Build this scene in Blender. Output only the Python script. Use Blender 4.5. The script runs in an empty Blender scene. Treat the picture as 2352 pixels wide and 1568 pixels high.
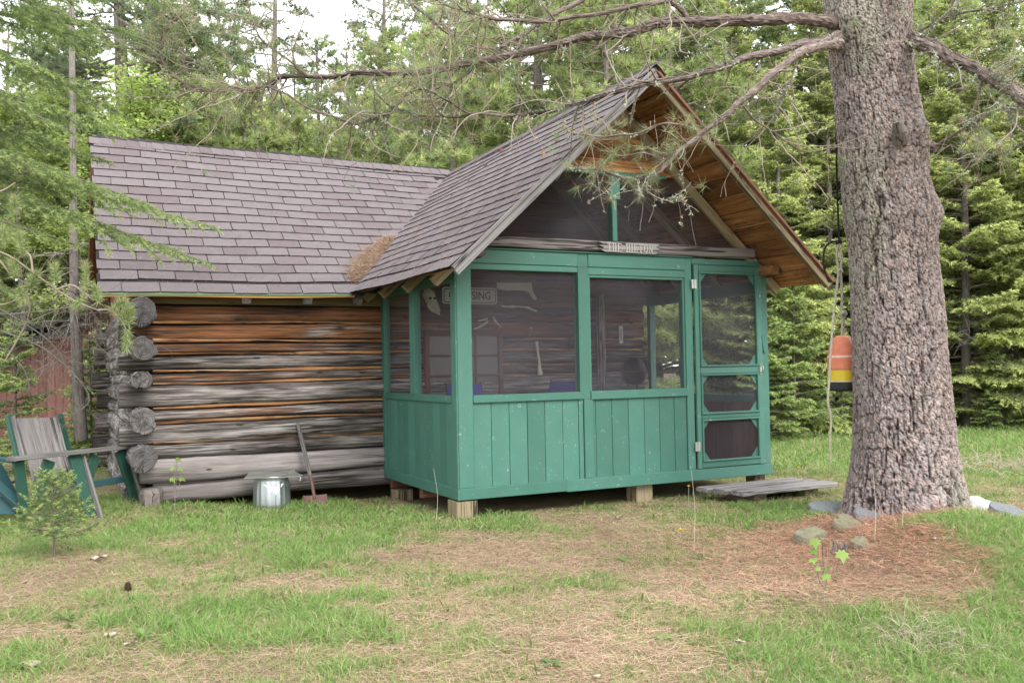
import bpy, math, random
import numpy as np
from mathutils import Vector, Matrix

# ------------------------------------------------------------------ camera, world, sun, exposure
scene = bpy.context.scene
CAM = np.array([-3.0719, -7.3310, 1.1459])
YAW, PITCH, ROLL, FOC = 0.4574, 0.0276, -0.0188, 2096.78      # radians; focal in pixels of a 2352-wide frame
FWD = np.array([math.sin(YAW) * math.cos(PITCH), math.cos(YAW) * math.cos(PITCH), math.sin(PITCH)])
_r = np.array([math.cos(YAW), -math.sin(YAW), 0.0])
_u = np.cross(_r, FWD)
RGT = _r * math.cos(ROLL) + _u * math.sin(ROLL)
UPV = -_r * math.sin(ROLL) + _u * math.cos(ROLL)

cam_data = bpy.data.cameras.new("camera")
cam = bpy.data.objects.new("camera", cam_data)
scene.collection.objects.link(cam)
cam_data.sensor_width = 36.0
cam_data.lens = 36.0 * FOC / 2352.0
cam_data.clip_end = 2000.0
cam.matrix_world = Matrix(((RGT[0], UPV[0], -FWD[0], CAM[0]), (RGT[1], UPV[1], -FWD[1], CAM[1]),
                           (RGT[2], UPV[2], -FWD[2], CAM[2]), (0, 0, 0, 1)))
scene.camera = cam

SUN_EL, SUN_AZ = math.radians(42), math.radians(172)     # azimuth clockwise from +Y
world = bpy.data.worlds.new("World")
scene.world = world
world.use_nodes = True
wn, wl = world.node_tree.nodes, world.node_tree.links
bg = wn["Background"]
sky = wn.new("ShaderNodeTexSky")
sky.sky_type = 'NISHITA'
sky.sun_disc = False
sky.sun_elevation, sky.sun_rotation = SUN_EL, SUN_AZ
sky.dust_density, sky.air_density, sky.ozone_density = 3.0, 1.0, 1.0
cloud = wn.new("ShaderNodeMix"); cloud.data_type = 'RGBA'
cloud.inputs[0].default_value = 0.85                      # thin overcast: an even white layer over the sky
cloud.inputs[7].default_value = (11.0, 11.1, 11.2, 1)
wl.new(sky.outputs[0], cloud.inputs[6])
wl.new(cloud.outputs[2], bg.inputs[0])
bg.inputs[1].default_value = 0.10

sun_data = bpy.data.lights.new("sun", 'SUN')
sun_data.energy, sun_data.angle, sun_data.color = 1.5, math.radians(28), (1.0, 0.96, 0.9)
sun = bpy.data.objects.new("sun", sun_data)
scene.collection.objects.link(sun)
sdir = Vector((math.sin(SUN_AZ) * math.cos(SUN_EL), math.cos(SUN_AZ) * math.cos(SUN_EL), math.sin(SUN_EL)))
sun.rotation_euler = sdir.to_track_quat('Z', 'Y').to_euler()

vs = scene.view_settings
vs.view_transform, vs.look, vs.exposure, vs.gamma = 'Standard', 'None', 1.6, 1.0
vs.use_curve_mapping = False
scene.cycles.max_bounces = 8
scene.cycles.diffuse_bounces = 6
scene.cycles.transparent_max_bounces = 12
scene.cycles.use_denoising = True
scene.cycles.denoiser = 'OPENIMAGEDENOISE'
scene.cycles.denoising_prefilter = 'ACCURATE'

rng = np.random.default_rng(7)
random.seed(7)

# ------------------------------------------------------------------ helpers
def P(u, v, d):
    """a surveyed bearing (u, v) taken from the camera stand, at distance d along the view axis"""
    return CAM + (FWD + RGT * (u - 1176.0) / FOC - UPV * (v - 784.0) / FOC) * d

def site(u, d):
    """ground position (x, y) on bearing u at distance d"""
    q = CAM + (FWD + RGT * (u - 1176.0) / FOC) * d
    return float(q[0]), float(q[1])

def smooth(a, b, x):
    t = np.clip((np.asarray(x, float) - a) / (b - a), 0, 1)
    return t * t * (3 - 2 * t)

_tab = np.random.default_rng(99).random((256, 256))
def vnoise(x, y, sc=1.0, off=0.0):
    x = np.asarray(x, float) * sc + off + 1000.0; y = np.asarray(y, float) * sc + off * 1.7 + 1000.0
    xi = np.floor(x).astype(int); yi = np.floor(y).astype(int)
    fx = x - xi; fy = y - yi
    fx = fx * fx * (3 - 2 * fx); fy = fy * fy * (3 - 2 * fy)
    g = lambda i, j: _tab[i % 256, j % 256]
    return (g(xi, yi) * (1 - fx) + g(xi + 1, yi) * fx) * (1 - fy) + (g(xi, yi + 1) * (1 - fx) + g(xi + 1, yi + 1) * fx) * fy

def fbm(x, y, sc=1.0, off=0.0, o=4):
    s = 0; a = 0.5; t = 0
    for k in range(o):
        s = s + a * vnoise(x, y, sc * 2 ** k, off + 13.1 * k); t += a; a *= 0.5
    return s / t

TREE_XY = (3.02, -2.12)
def gh(x, y):
    """height of the ground"""
    x = np.asarray(x, float); y = np.asarray(y, float)
    d2 = ((x - TREE_XY[0]) / 1.15) ** 2 + ((y - TREE_XY[1]) / 1.0) ** 2
    z = -0.175 + 0.10 * np.exp(-d2 * 1.5) - 0.05 * np.exp(-(((x - 0.9) / 1.3) ** 2 + ((y + 2.4) / 1.2) ** 2))
    z = z + 0.23 * np.exp(-(((x - 2.5) / 0.85) ** 2 + ((y + 3.12) / 0.66) ** 2))
    z = z - 0.08 * smooth(0.6, 2.4, y) * smooth(-1.4, 0.2, x) * smooth(3.6, 2.4, x)
    z = z + 0.09 * smooth(-1.2, -2.6, x) * smooth(1.2, 2.2, y)
    z = z - 0.11 * smooth(-3.1, -4.5, y + 0.15 * x) * smooth(-2.5, 0.5, x)
    z = z + 0.05 * (fbm(x, y, 0.7, 3.0) - 0.5) + 0.02 * (fbm(x, y, 4.0, 8.0) - 0.5)
    far = np.sqrt((x - 0.5) ** 2 + (y + 1) ** 2)
    z = z + 0.6 * (fbm(x, y, 0.06, 5.0) - 0.5) * smooth(14, 40, far)
    return z

class MB:
    def __init__(s):
        s.v = []; s.f = []; s.g = []; s.c = []; s.m = []; s.n = 0
    def add(s, v, f, g=None, c=None, m=0):
        v = np.asarray(v, float); f = np.asarray(f, int)
        s.v.append(v); s.f.append(f + s.n); s.n += len(v)
        s.g.append(np.zeros((len(v), 3)) if g is None else np.asarray(g, float))
        if c is None: c = np.ones((len(v), 3)) * 0.5
        c = np.asarray(c, float)
        if c.ndim == 1: c = np.tile(c, (len(v), 1))
        s.c.append(c); s.m.append(np.full(len(f), m))
        return s
    def mesh(s, name, mats, org=(0, 0, 0), smooth_=False):
        me = bpy.data.meshes.new(name)
        V = np.concatenate(s.v) - np.asarray(org, float)
        cnt = np.concatenate([np.full(len(f), f.shape[1]) for f in s.f])
        L = np.concatenate([f.ravel() for f in s.f])
        me.vertices.add(len(V)); me.vertices.foreach_set("co", V.astype(np.float32).ravel())
        me.loops.add(len(L)); me.loops.foreach_set("vertex_index", L.astype(np.int32))
        me.polygons.add(len(cnt))
        me.polygons.foreach_set("loop_start", np.concatenate([[0], np.cumsum(cnt)[:-1]]).astype(np.int32))
        me.polygons.foreach_set("loop_total", cnt.astype(np.int32))
        me.polygons.foreach_set("material_index", np.concatenate(s.m).astype(np.int32))
        me.polygons.foreach_set("use_smooth", np.full(len(cnt), bool(smooth_)))
        a = me.attributes.new("grain", 'FLOAT_VECTOR', 'POINT')
        a.data.foreach_set("vector", np.concatenate(s.g).astype(np.float32).ravel())
        C = np.concatenate(s.c); C = np.concatenate([C, np.ones((len(C), 1))], 1)
        a = me.attributes.new("Col", 'FLOAT_COLOR', 'POINT')
        a.data.foreach_set("color", C.astype(np.float32).ravel())
        me.update(calc_edges=True)
        for m in (mats if isinstance(mats, (list, tuple)) else [mats]): me.materials.append(m)
        return me

ORG = {}
def link(o, parent, org):
    scene.collection.objects.link(o)
    po = ORG[parent.name] if parent else np.zeros(3)
    if parent: o.parent = parent
    o.location = Vector(np.asarray(org, float) - po)
    ORG[o.name] = np.asarray(org, float)
    return o

def obj(name, mb, mats, parent=None, smooth_=False, org=None):
    """one mesh object; its geometry is given in site coordinates"""
    if org is None: org = ORG[parent.name] if parent else np.concatenate(mb.v).mean(0) * [1, 1, 0]
    return link(bpy.data.objects.new(name, mb.mesh(name, mats, org, smooth_)), parent, org)

def inst(name, me, parent, loc, rot):
    """an object that shares mesh data, at a site position with a 3x3 rotation"""
    o = bpy.data.objects.new(name, me)
    link(o, parent, loc)
    o.rotation_euler = rot.to_euler() if isinstance(rot, Matrix) else rot
    return o

def thing(name, loc, label, cat, group=None):
    o = bpy.data.objects.new(name, None)
    link(o, None, loc)
    return tag(o, label, cat, group, 'thing')

def tag(o, label, cat, group=None, kind=None):
    if label: o["label"] = label
    if cat: o["category"] = cat
    if group: o["group"] = group
    if kind: o["kind"] = kind
    return o

def nrm(a):
    a = np.asarray(a, float); return a / (np.linalg.norm(a, axis=-1, keepdims=True) + 1e-12)

def prism(p0, p1, w, h, side=None, ch=0.004, mb=None, c=None, m=0, taper=1.0):
    """a chamfered bar from p0 to p1; w along side, h along the third axis"""
    mb = mb or MB()
    p0, p1 = np.asarray(p0, float), np.asarray(p1, float)
    L = np.linalg.norm(p1 - p0); t = (p1 - p0) / L
    if side is None: side = np.cross(t, (0, 0, 1)) if abs(t[2]) < 0.95 else np.array([1., 0, 0])
    s = nrm(np.asarray(side, float) - t * np.dot(side, t)); n = np.cross(t, s)
    ch = min(ch, 0.3 * min(w, h)); a, b = w / 2, h / 2
    prof = np.array([(-a + ch, -b), (a - ch, -b), (a, -b + ch), (a, b - ch), (a - ch, b), (-a + ch, b), (-a, b - ch), (-a, -b + ch)])
    v = []; g = []
    for q, x, k in ((p0, 0, 1.0), (p1, L, taper)):
        v.append(q + prof[:, :1] * k * s + prof[:, 1:] * k * n)
        g.append(np.column_stack([np.full(8, x), prof[:, 0], prof[:, 1]]))
    f = [[i, (i + 1) % 8, 8 + (i + 1) % 8, 8 + i] for i in range(8)]
    mb.add(np.concatenate(v), f, np.concatenate(g), c, m)
    mb.add(v[0], [[7, 6, 5, 4, 3, 2, 1, 0]], g[0], c, m); mb.add(v[1], [[0, 1, 2, 3, 4, 5, 6, 7]], g[1], c, m)
    return mb

def box(lo, hi, mb=None, ch=0.004, axis=None, **k):
    """axis-aligned chamfered box, grain along its longest side"""
    lo, hi = np.asarray(lo, float), np.asarray(hi, float); d = hi - lo; c = (lo + hi) / 2
    ax = int(np.argmax(d)) if axis is None else axis
    e = np.zeros(3); e[ax] = d[ax] / 2
    o = [i for i in range(3) if i != ax]; s = np.zeros(3); s[o[0]] = 1
    return prism(c - e, c + e, d[o[0]], d[o[1]], s, ch, mb, **k)

def frames(pts):
    pts = np.asarray(pts, float); t = nrm(np.gradient(pts, axis=0))
    ref = np.array([0.13, 0.31, 0.94]) if abs(t[:, 2]).mean() < 0.8 else np.array([1., 0.2, 0])
    s = nrm(np.cross(t, ref)); return t, s, np.cross(t, s)

def tube(pts, rad, n=6, mb=None, c=None, m=0, cap=True, tw=0.0):
    mb = mb or MB(); pts = np.asarray(pts, float); k = len(pts)
    rad = np.broadcast_to(np.asarray(rad, float), (k,)); t, s, b = frames(pts)
    a = np.linspace(0, 2 * np.pi, n, endpoint=False)
    v = pts[:, None] + rad[:, None, None] * (np.cos(a)[None, :, None] * s[:, None] + np.sin(a)[None, :, None] * b[:, None])
    ln = np.concatenate([[0], np.cumsum(np.linalg.norm(np.diff(pts, axis=0), axis=1))])
    g = np.stack([np.repeat(ln[:, None], n, 1), np.cos(a)[None] * rad[:, None], np.sin(a)[None] * rad[:, None]], -1)
    i = np.arange(k - 1)[:, None] * n; j = np.arange(n)[None]
    f = np.stack([i + j, i + (j + 1) % n, i + n + (j + 1) % n, i + n + j], -1).reshape(-1, 4)
    mb.add(v.reshape(-1, 3), f, g.reshape(-1, 3), c, m)
    if cap:
        mb.add(v[0], [list(range(n))[::-1]], g[0], c, m); mb.add(v[-1], [list(range(n))], g[-1], c, m)
    return mb

def spline(pts, n):
    """Catmull-Rom through pts, n samples"""
    p = np.asarray(pts, float); p = np.concatenate([[2 * p[0] - p[1]], p, [2 * p[-1] - p[-2]]])
    t = np.linspace(0, len(p) - 3 - 1e-6, n); i = t.astype(int); f = (t - i)[:, None]
    a, b, c, d = p[i], p[i + 1], p[i + 2], p[i + 3]
    return 0.5 * (2 * b + (c - a) * f + (2 * a - 5 * b + 4 * c - d) * f ** 2 + (3 * b - a - 3 * c + d) * f ** 3)

def lathe(prof, n=32, centre=(0, 0, 0), axis=2, mb=None, c=None, m=0, rmod=None):
    mb = mb or MB(); prof = np.asarray(prof, float); a = np.linspace(0, 2 * np.pi, n, endpoint=False)
    r = prof[:, :1] * np.ones((1, n))
    if rmod is not None: r = r * rmod(a[None], prof[:, 1:])
    v = np.stack([r * np.cos(a), r * np.sin(a), prof[:, 1:] * np.ones((1, n))], -1).reshape(-1, 3) + np.asarray(centre)
    i = np.arange(len(prof) - 1)[:, None] * n; j = np.arange(n)[None]
    f = np.stack([i + j, i + (j + 1) % n, i + n + (j + 1) % n, i + n + j], -1).reshape(-1, 4)
    g = np.stack([np.repeat(prof[:, 1:], n, 1), r * np.cos(a), r * np.sin(a)], -1).reshape(-1, 3)
    return mb.add(v, f, g, c, m)

def blades(mb, b, d, ln, w, side, c, m=0, kite=False):
    """many single leaves or needles: base b, direction d, length ln, width w"""
    b = np.asarray(b, float); N = len(b); d = nrm(d); s = nrm(side - d * (side * d).sum(1, keepdims=True))
    ln = np.broadcast_to(ln, (N,))[:, None]; w = np.broadcast_to(w, (N,))[:, None]
    if kite:
        mid = b + d * ln * 0.45
        v = np.stack([b, mid + s * w / 2, b + d * ln, mid - s * w / 2], 1).reshape(-1, 3)
        f = np.arange(N * 4).reshape(-1, 4); k = 4
    else:
        v = np.stack([b - s * w / 2, b + s * w / 2, b + d * ln], 1).reshape(-1, 3)
        f = np.arange(N * 3).reshape(-1, 3); k = 3
    c = np.asarray(c, float)
    if c.ndim == 1: c = np.tile(c, (N, 1))
    mb.add(v, f, None, np.repeat(c, k, 0), m)
    return mb

def rand_dirs(n, r=None):
    return nrm((r or rng).normal(size=(n, 3)))

# ------------------------------------------------------------------ materials
ALB = 0.79          # overall reflectance of built and earthen surfaces
class NT:
    def __init__(s, name):
        s.mat = bpy.data.materials.new(name); s.mat.use_nodes = True
        s.t = s.mat.node_tree; s.b = s.t.nodes["Principled BSDF"]; s.out = s.t.nodes["Material Output"]
    def n(s, typ, ins=None, **kw):
        nd = s.t.nodes.new(typ)
        for k, v in kw.items(): setattr(nd, k, v)
        for k, v in (ins or {}).items(): s.set(nd.inputs[k], v)
        return nd
    def set(s, sock, v):
        if isinstance(v, bpy.types.NodeSocket): s.t.links.new(v, sock)
        elif isinstance(v, bpy.types.Node): s.t.links.new(v.outputs[0], sock)
        else:
            if isinstance(v, (tuple, list)) and sock.type == 'RGBA' and len(v) == 3: v = (*v, 1)
            sock.default_value = v
    def attr(s, name, typ='GEOMETRY', out='Color'):
        return s.n("ShaderNodeAttribute", attribute_name=name, attribute_type=typ).outputs[out]
    def grain(s, spread=7.0):
        g = s.attr("grain", out='Vector'); r = s.n("ShaderNodeObjectInfo").outputs['Random']
        o = s.n("ShaderNodeVectorMath", {0: (37.0 * spread, 11.0 * spread, 23.0 * spread)}, operation='SCALE'); s.set(o.inputs['Scale'], r)
        return s.n("ShaderNodeVectorMath", {0: g, 1: o}, operation='ADD').outputs[0], r
    def mul(s, v, sc):
        return s.n("ShaderNodeVectorMath", {0: v, 1: sc}, operation='MULTIPLY').outputs[0]
    def noise(s, v, scale, detail=4, rough=0.55, dist=0.0):
        nd = s.n("ShaderNodeTexNoise", {'Scale': scale, 'Detail': detail, 'Roughness': rough, 'Distortion': dist})
        if v is not None: s.set(nd.inputs['Vector'], v)
        return nd.outputs[0]
    def ramp(s, x, stops, interp='LINEAR'):
        nd = s.n("ShaderNodeValToRGB"); cr = nd.color_ramp; cr.interpolation = interp
        while len(cr.elements) < len(stops): cr.elements.new(0.5)
        for e, (p, c) in zip(cr.elements, stops):
            e.position = p; e.color = (*c, 1) if isinstance(c, (tuple, list)) else (c, c, c, 1)
        s.set(nd.inputs[0], x); return nd.outputs[0]
    def mix(s, f, a, b, mode='MIX'):
        nd = s.n("ShaderNodeMix", data_type='RGBA', blend_type=mode)
        s.set(nd.inputs[0], f); s.set(nd.inputs[6], a); s.set(nd.inputs[7], b); return nd.outputs[2]
    def math(s, op, a, b=0.5, c=None):
        nd = s.n("ShaderNodeMath", operation=op); s.set(nd.inputs[0], a); s.set(nd.inputs[1], b)
        if c is not None: s.set(nd.inputs[2], c)
        return nd.outputs[0]
    def fin(s, col, rough=0.8, bump=None, strength=0.3, dist=0.004, metal=0.0, spec=0.3, alb=ALB):
        if alb: col = s.mix(1.0, col, (alb, alb, alb), 'MULTIPLY')
        s.set(s.b.inputs['Base Color'], col); s.set(s.b.inputs['Roughness'], rough)
        s.set(s.b.inputs['Metallic'], metal); s.b.inputs['Specular IOR Level'].default_value = spec
        if bump is not None:
            b = s.n("ShaderNodeBump", {'Strength': strength, 'Distance': dist, 'Height': bump}); s.set(s.b.inputs['Normal'], b)
        return s.mat

def wood(name, stops, crack=(0.03, 0.025, 0.02), sc=(2.0, 38.0, 38.0), crk=0.035, tonevar=0.35, stain=None, rough=0.85, bump=0.5, warm=None, knots=0.0, gate0=0.15):
    t = NT(name); g, r = t.grain()
    fine = t.noise(t.mul(g, sc), 1.0, 6, 0.65, 0.4)
    broad = t.noise(t.mul(g, (1.3, 7, 7)), 1.0, 3, 0.5, 0.3)
    x = t.math('ADD', t.math('MULTIPLY', fine, 0.62), t.math('MULTIPLY', broad, 0.38))
    col = t.ramp(x, stops)
    if warm is not None:
        w = t.noise(t.mul(g, (0.9, 6, 6)), 1.0, 5, 0.65, 0.6)
        tone = t.attr("tone", 'OBJECT', 'Fac')
        k = t.ramp(t.math('ADD', w, t.math('MULTIPLY', t.math('SUBTRACT', tone, 0.5), 0.9)), [(0.42, 0.0), (0.60, 1.0)])
        col = t.mix(k, col, t.ramp(x, [(0.34, warm[0]), (0.60, warm[1])]))
    if stain is not None:
        w = t.noise(t.mul(g, (3.0, 9, 9)), 1.0, 4, 0.6, 0.8)
        col = t.mix(t.ramp(w, [(0.54, 0.0), (0.72, 0.85)]), col, stain)
    ck = t.noise(t.mul(g, (0.6, 20, 20)), 1.0, 3, 0.6, 0.25)
    cm = t.ramp(t.math('ABSOLUTE', t.math('SUBTRACT', ck, 0.5)), [(0.0, 1.0), (crk * 0.4, 0.9), (crk, 0.0)])
    gate = t.ramp(t.noise(t.mul(g, (0.8, 3, 3)), 1.0, 2), [(0.4, gate0), (0.55, 1.0)])
    cm = t.math('MULTIPLY', cm, gate)
    col = t.mix(cm, col, crack)
    if knots:
        vo = t.n("ShaderNodeTexVoronoi", {'Vector': t.mul(g, (2.2, 8, 8)), 'Scale': 1.0, 'Randomness': 1.0})
        kn = t.ramp(vo.outputs['Distance'], [(knots * 0.6, 1.0), (knots, 0.0)])
        col = t.mix(kn, col, tuple(0.7 * c for c in crack))
    col = t.mix(1.0, col, t.mix(r, (1 - tonevar,) * 3, (1 + tonevar * 0.6,) * 3), 'MULTIPLY')
    h = t.math('SUBTRACT', fine, t.math('MULTIPLY', cm, 1.8))
    return t.fin(col, rough, h, bump, 0.010)

def paint(name, base, wear=(0.42, 0.52, 0.48), amt=0.75):
    t = NT(name); g, r = t.grain()
    n1 = t.noise(t.mul(g, (3, 20, 20)), 1.0, 4); n2 = t.noise(g, 4.0, 4)
    col = t.mix(n2, tuple(0.80 * c for c in base), tuple(1.18 * c + 0.008 for c in base))
    col = t.mix(t.ramp(n1, [(0.38, 0.0), (0.68, 0.5)]), col, tuple(0.72 * c + 0.035 for c in base))
    vo = t.n("ShaderNodeTexVoronoi", {'Vector': g, 'Scale': 7.0, 'Randomness': 1.0})
    ring = t.math('ABSOLUTE', t.math('SUBTRACT', vo.outputs['Distance'], 0.11))
    ring = t.ramp(ring, [(0.0, 1.0), (0.035, 0.0)])
    keep = t.math('GREATER_THAN', t.n("ShaderNodeSeparateColor", {0: vo.outputs['Color']}).outputs[0], 0.72)
    brk = t.ramp(t.noise(g, 60.0, 2), [(0.42, 0.0), (0.58, 1.0)])
    col = t.mix(t.math('MULTIPLY', t.math('MULTIPLY', ring, t.math('MULTIPLY', keep, brk)), amt), col, wear)
    fl = t.math('MULTIPLY', t.ramp(t.noise(t.mul(g, (30, 70, 70)), 1.0, 3, 0.6), [(0.655, 0.0), (0.70, 1.0)]), t.ramp(n2, [(0.42, 0.0), (0.62, 1.0)]))
    col = t.mix(t.math('MULTIPLY', fl, amt), col, wear)
    col = t.mix(1.0, col, t.mix(r, (0.80, 0.83, 0.82), (1.14, 1.10, 1.12)), 'MULTIPLY')
    return t.fin(col, 0.55, n1, 0.25, 0.003, spec=0.35)

def plain(name, col, rough=0.7, metal=0.0, var=0.15, sc=30.0, bump=0.15, spec=0.3, stretch=(1, 1, 1)):
    t = NT(name); g, r = t.grain()
    n = t.noise(t.mul(g, stretch), sc, 4)
    c = t.mix(n, tuple(max(0, k * (1 - var)) for k in col), tuple(k * (1 + var) for k in col))
    return t.fin(c, rough, n, bump, 0.003, metal, spec)

def foliage(name, trans=0.35, rough=0.5, spec=0.25, jitter=0.18, k=1.0):
    t = NT(name); c = t.attr("Col"); r = t.n("ShaderNodeObjectInfo").outputs['Random']
    c = t.mix(1.0, c, t.mix(r, (k - jitter * k,) * 3, (k + jitter * k,) * 3), 'MULTIPLY')
    t.fin(c, rough, spec=spec, alb=None)
    tr = t.n("ShaderNodeBsdfTranslucent", {'Color': c})
    mx = t.n("ShaderNodeMixShader", {0: trans, 1: t.b.outputs[0], 2: tr.outputs[0]})
    t.set(t.out.inputs[0], mx.outputs[0]); return t.mat

M = {}
GREY = [(0.36, (0.026, 0.021, 0.019)), (0.45, (0.11, 0.094, 0.088)), (0.52, (0.235, 0.21, 0.20)), (0.62, (0.46, 0.425, 0.415))]
M['log'] = wood("weathered_log", GREY, sc=(2.6, 62.0, 62.0), warm=((0.030, 0.012, 0.007), (0.27, 0.115, 0.05)), crk=0.05, knots=0.11, gate0=0.35)
M['log_pale'] = wood("pale_log", [(0.3, (0.10, 0.085, 0.08)), (0.5, (0.235, 0.21, 0.205)), (0.7, (0.39, 0.365, 0.36))], sc=(1.6, 24, 24), crk=0.045, knots=0.08)
M['chink'] = wood("fresh_strip", [(0.36, (0.13, 0.05, 0.022)), (0.5, (0.36, 0.175, 0.075)), (0.68, (0.58, 0.37, 0.19))], crk=0.03, tonevar=0.4, stain=(0.075, 0.032, 0.020))
M['plate'] = wood("plate_board", [(0.3, (0.10, 0.075, 0.035)), (0.55, (0.22, 0.16, 0.075)), (0.8, (0.33, 0.25, 0.13))], crk=0.015)
M['plank'] = wood("grey_plank", [(0.25, (0.10, 0.09, 0.085)), (0.5, (0.25, 0.235, 0.235)), (0.75, (0.44, 0.42, 0.42))], sc=(2.5, 60, 60), crk=0.03)
M['rake'] = wood("rake_board", [(0.25, (0.10, 0.10, 0.10)), (0.5, (0.24, 0.23, 0.235)), (0.75, (0.42, 0.41, 0.41))], crk=0.02)
M['soffit'] = wood("roof_board", [(0.25, (0.17, 0.065, 0.02)), (0.5, (0.38, 0.17, 0.06)), (0.7, (0.62, 0.38, 0.18))], crk=0.014, stain=(0.085, 0.055, 0.04), tonevar=0.5, sc=(1.5, 22, 22))
M['rafter'] = wood("rafter", [(0.25, (0.13, 0.10, 0.055)), (0.5, (0.27, 0.215, 0.13)), (0.75, (0.42, 0.36, 0.25))], crk=0.02)
M['block'] = wood("block", [(0.25, (0.15, 0.11, 0.06)), (0.5, (0.32, 0.26, 0.16)), (0.8, (0.48, 0.42, 0.29))], crk=0.03)
M['brownboard'] = wood("brown_board", [(0.25, (0.07, 0.03, 0.018)), (0.5, (0.16, 0.07, 0.045)), (0.8, (0.26, 0.13, 0.085))], crk=0.012)
M['green'] = paint("green_paint", (0.049, 0.170, 0.129))
M['green_old'] = paint("old_green_paint", (0.018, 0.090, 0.062), wear=(0.36, 0.36, 0.34), amt=0.9)
M['teal_old'] = paint("teal_paint", (0.028, 0.10, 0.115), wear=(0.35, 0.36, 0.36), amt=0.7)
M['drip'] = plain("drip_edge", (0.16, 0.26, 0.14), 0.5)
M['steel'] = plain("galvanised", (0.55, 0.60, 0.64), 0.32, 0.9, 0.25, 14.0, 0.1, 0.5)
M['dullsteel'] = plain("dull_sheet", (0.30, 0.32, 0.28), 0.5, 0.7, 0.3, 9.0, 0.1, 0.4)
M['rust'] = plain("rusty_steel", (0.165, 0.095, 0.085), 0.75, 0.2, 0.35, 25.0, 0.3)
M['dark'] = plain("dark_interior", (0.015, 0.014, 0.013), 0.9)
M['black'] = plain("black", (0.015, 0.015, 0.016), 0.6)
M['letter'] = plain("carved_letter", (0.40, 0.39, 0.37), 0.85, 0, 0.25, 50.0)
M['white'] = plain("white_enamel", (0.66, 0.66, 0.62), 0.45)
M['bone'] = plain("bone", (0.62, 0.60, 0.48), 0.6, 0, 0.2, 12.0)
M['blue'] = plain("blue_cloth", (0.035, 0.035, 0.22), 0.8, 0, 0.3, 8.0)
M['tin'] = plain("hinge_metal", (0.48, 0.48, 0.44), 0.4, 0.7, 0.3, 60.0)
M['rope'] = plain("tan_rope", (0.52, 0.48, 0.38), 0.9, 0, 0.3, 80.0, 0.6)
M['rope_black'] = plain("black_rope", (0.02, 0.022, 0.026), 0.8)
M['orange'] = plain("buoy_orange", (0.74, 0.24, 0.14), 0.55, 0, 0.22, 22.0)
M['yellow'] = plain("buoy_yellow", (0.74, 0.55, 0.045), 0.5, 0, 0.15, 22.0)
M['buoyblack'] = plain("buoy_black", (0.04, 0.042, 0.045), 0.7, 0, 0.8, 40.0)
M['chalk'] = plain("worn_white", (0.80, 0.55, 0.47), 0.7, 0, 0.2, 40.0)
M['red'] = wood("barn_red", [(0.25, (0.13, 0.055, 0.045)), (0.5, (0.19, 0.085, 0.072)), (0.8, (0.26, 0.13, 0.11))], crk=0.008, tonevar=0.15)
M['stone'] = plain("slate", (0.155, 0.168, 0.182), 0.8, 0, 0.35, 9.0, 0.5, 0.3, (1, 1, 5))
M['stone_warm'] = plain("mossy_stone", (0.155, 0.15, 0.10), 0.9, 0, 0.45, 9.0, 0.5)
M['stone_white'] = plain("white_stone", (0.42, 0.42, 0.43), 0.8, 0, 0.12, 9.0, 0.4)
M['cone'] = plain("pine_cone", (0.11, 0.06, 0.04), 0.8, 0, 0.5, 90.0)
M['deadleaf'] = plain("dead_leaf", (0.42, 0.32, 0.27), 0.8, 0, 0.3, 40.0)
M['petal'] = plain("yellow_petal", (0.85, 0.62, 0.02), 0.6, 0, 0.1)
M['fir'] = foliage("fir_needles", 0.5)
M['pine'] = foliage("pine_needles", 0.5)
M['leaf'] = foliage("broad_leaves", 0.5, 0.45, k=0.85)
M['grass'] = foliage("grass_blades", 0.4, 0.5, 0.2, 0.0, 0.80)
M['litter'] = foliage("needle_litter", 0.0, 0.7, 0.2, 0.0, 0.80)
M['lichen'] = foliage("lichen", 0.1, 0.9, 0.1, 0.1, 0.8)

def m_end():
    t = NT("log_end"); g = t.attr("grain", out='Vector'); r = t.n("ShaderNodeObjectInfo").outputs['Random']
    sx = t.n("ShaderNodeSeparateXYZ", {0: g}).outputs
    ang = t.math('ARCTAN2', sx[2], sx[1])
    rad = t.math('SQRT', t.math('ADD', t.math('MULTIPLY', sx[1], sx[1]), t.math('MULTIPLY', sx[2], sx[2])))
    off = t.math('MULTIPLY', r, 40.0)
    cv = t.n("ShaderNodeCombineXYZ", {0: t.math('COSINE', ang), 1: t.math('SINE', ang), 2: off}).outputs[0]
    ck = t.noise(cv, 3.0, 4, 0.6)
    cm = t.ramp(t.math('ABSOLUTE', t.math('SUBTRACT', ck, 0.5)), [(0.0, 1.0), (0.02, 0.9), (0.05, 0.0)])
    rings = t.noise(t.n("ShaderNodeCombineXYZ", {0: t.math('MULTIPLY', rad, 130.0), 1: off, 2: t.math('MULTIPLY', ang, 0.4)}).outputs[0], 1.0, 2)
    col = t.ramp(rings, [(0.3, (0.055, 0.054, 0.058)), (0.55, (0.15, 0.147, 0.152)), (0.8, (0.32, 0.305, 0.30))])
    col = t.mix(t.ramp(t.noise(t.mul(g, (20, 20, 20)), 1.0, 3), [(0.4, 0.0), (0.7, 0.6)]), col, (0.10, 0.075, 0.065))
    fade = t.ramp(t.noise(t.mul(g, (14, 14, 14)), 1.0, 2), [(0.4, 0.15), (0.6, 1.0)])
    cm = t.math('MULTIPLY', cm, fade)
    col = t.mix(1.0, col, t.mix(r, (0.6, 0.6, 0.62), (1.3, 1.25, 1.2)), 'MULTIPLY')
    col = t.mix(cm, col, (0.012, 0.012, 0.012))
    return t.fin(col, 0.85, t.math('SUBTRACT', rings, cm), 0.35, 0.008)
M['log_end'] = m_end()

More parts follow.
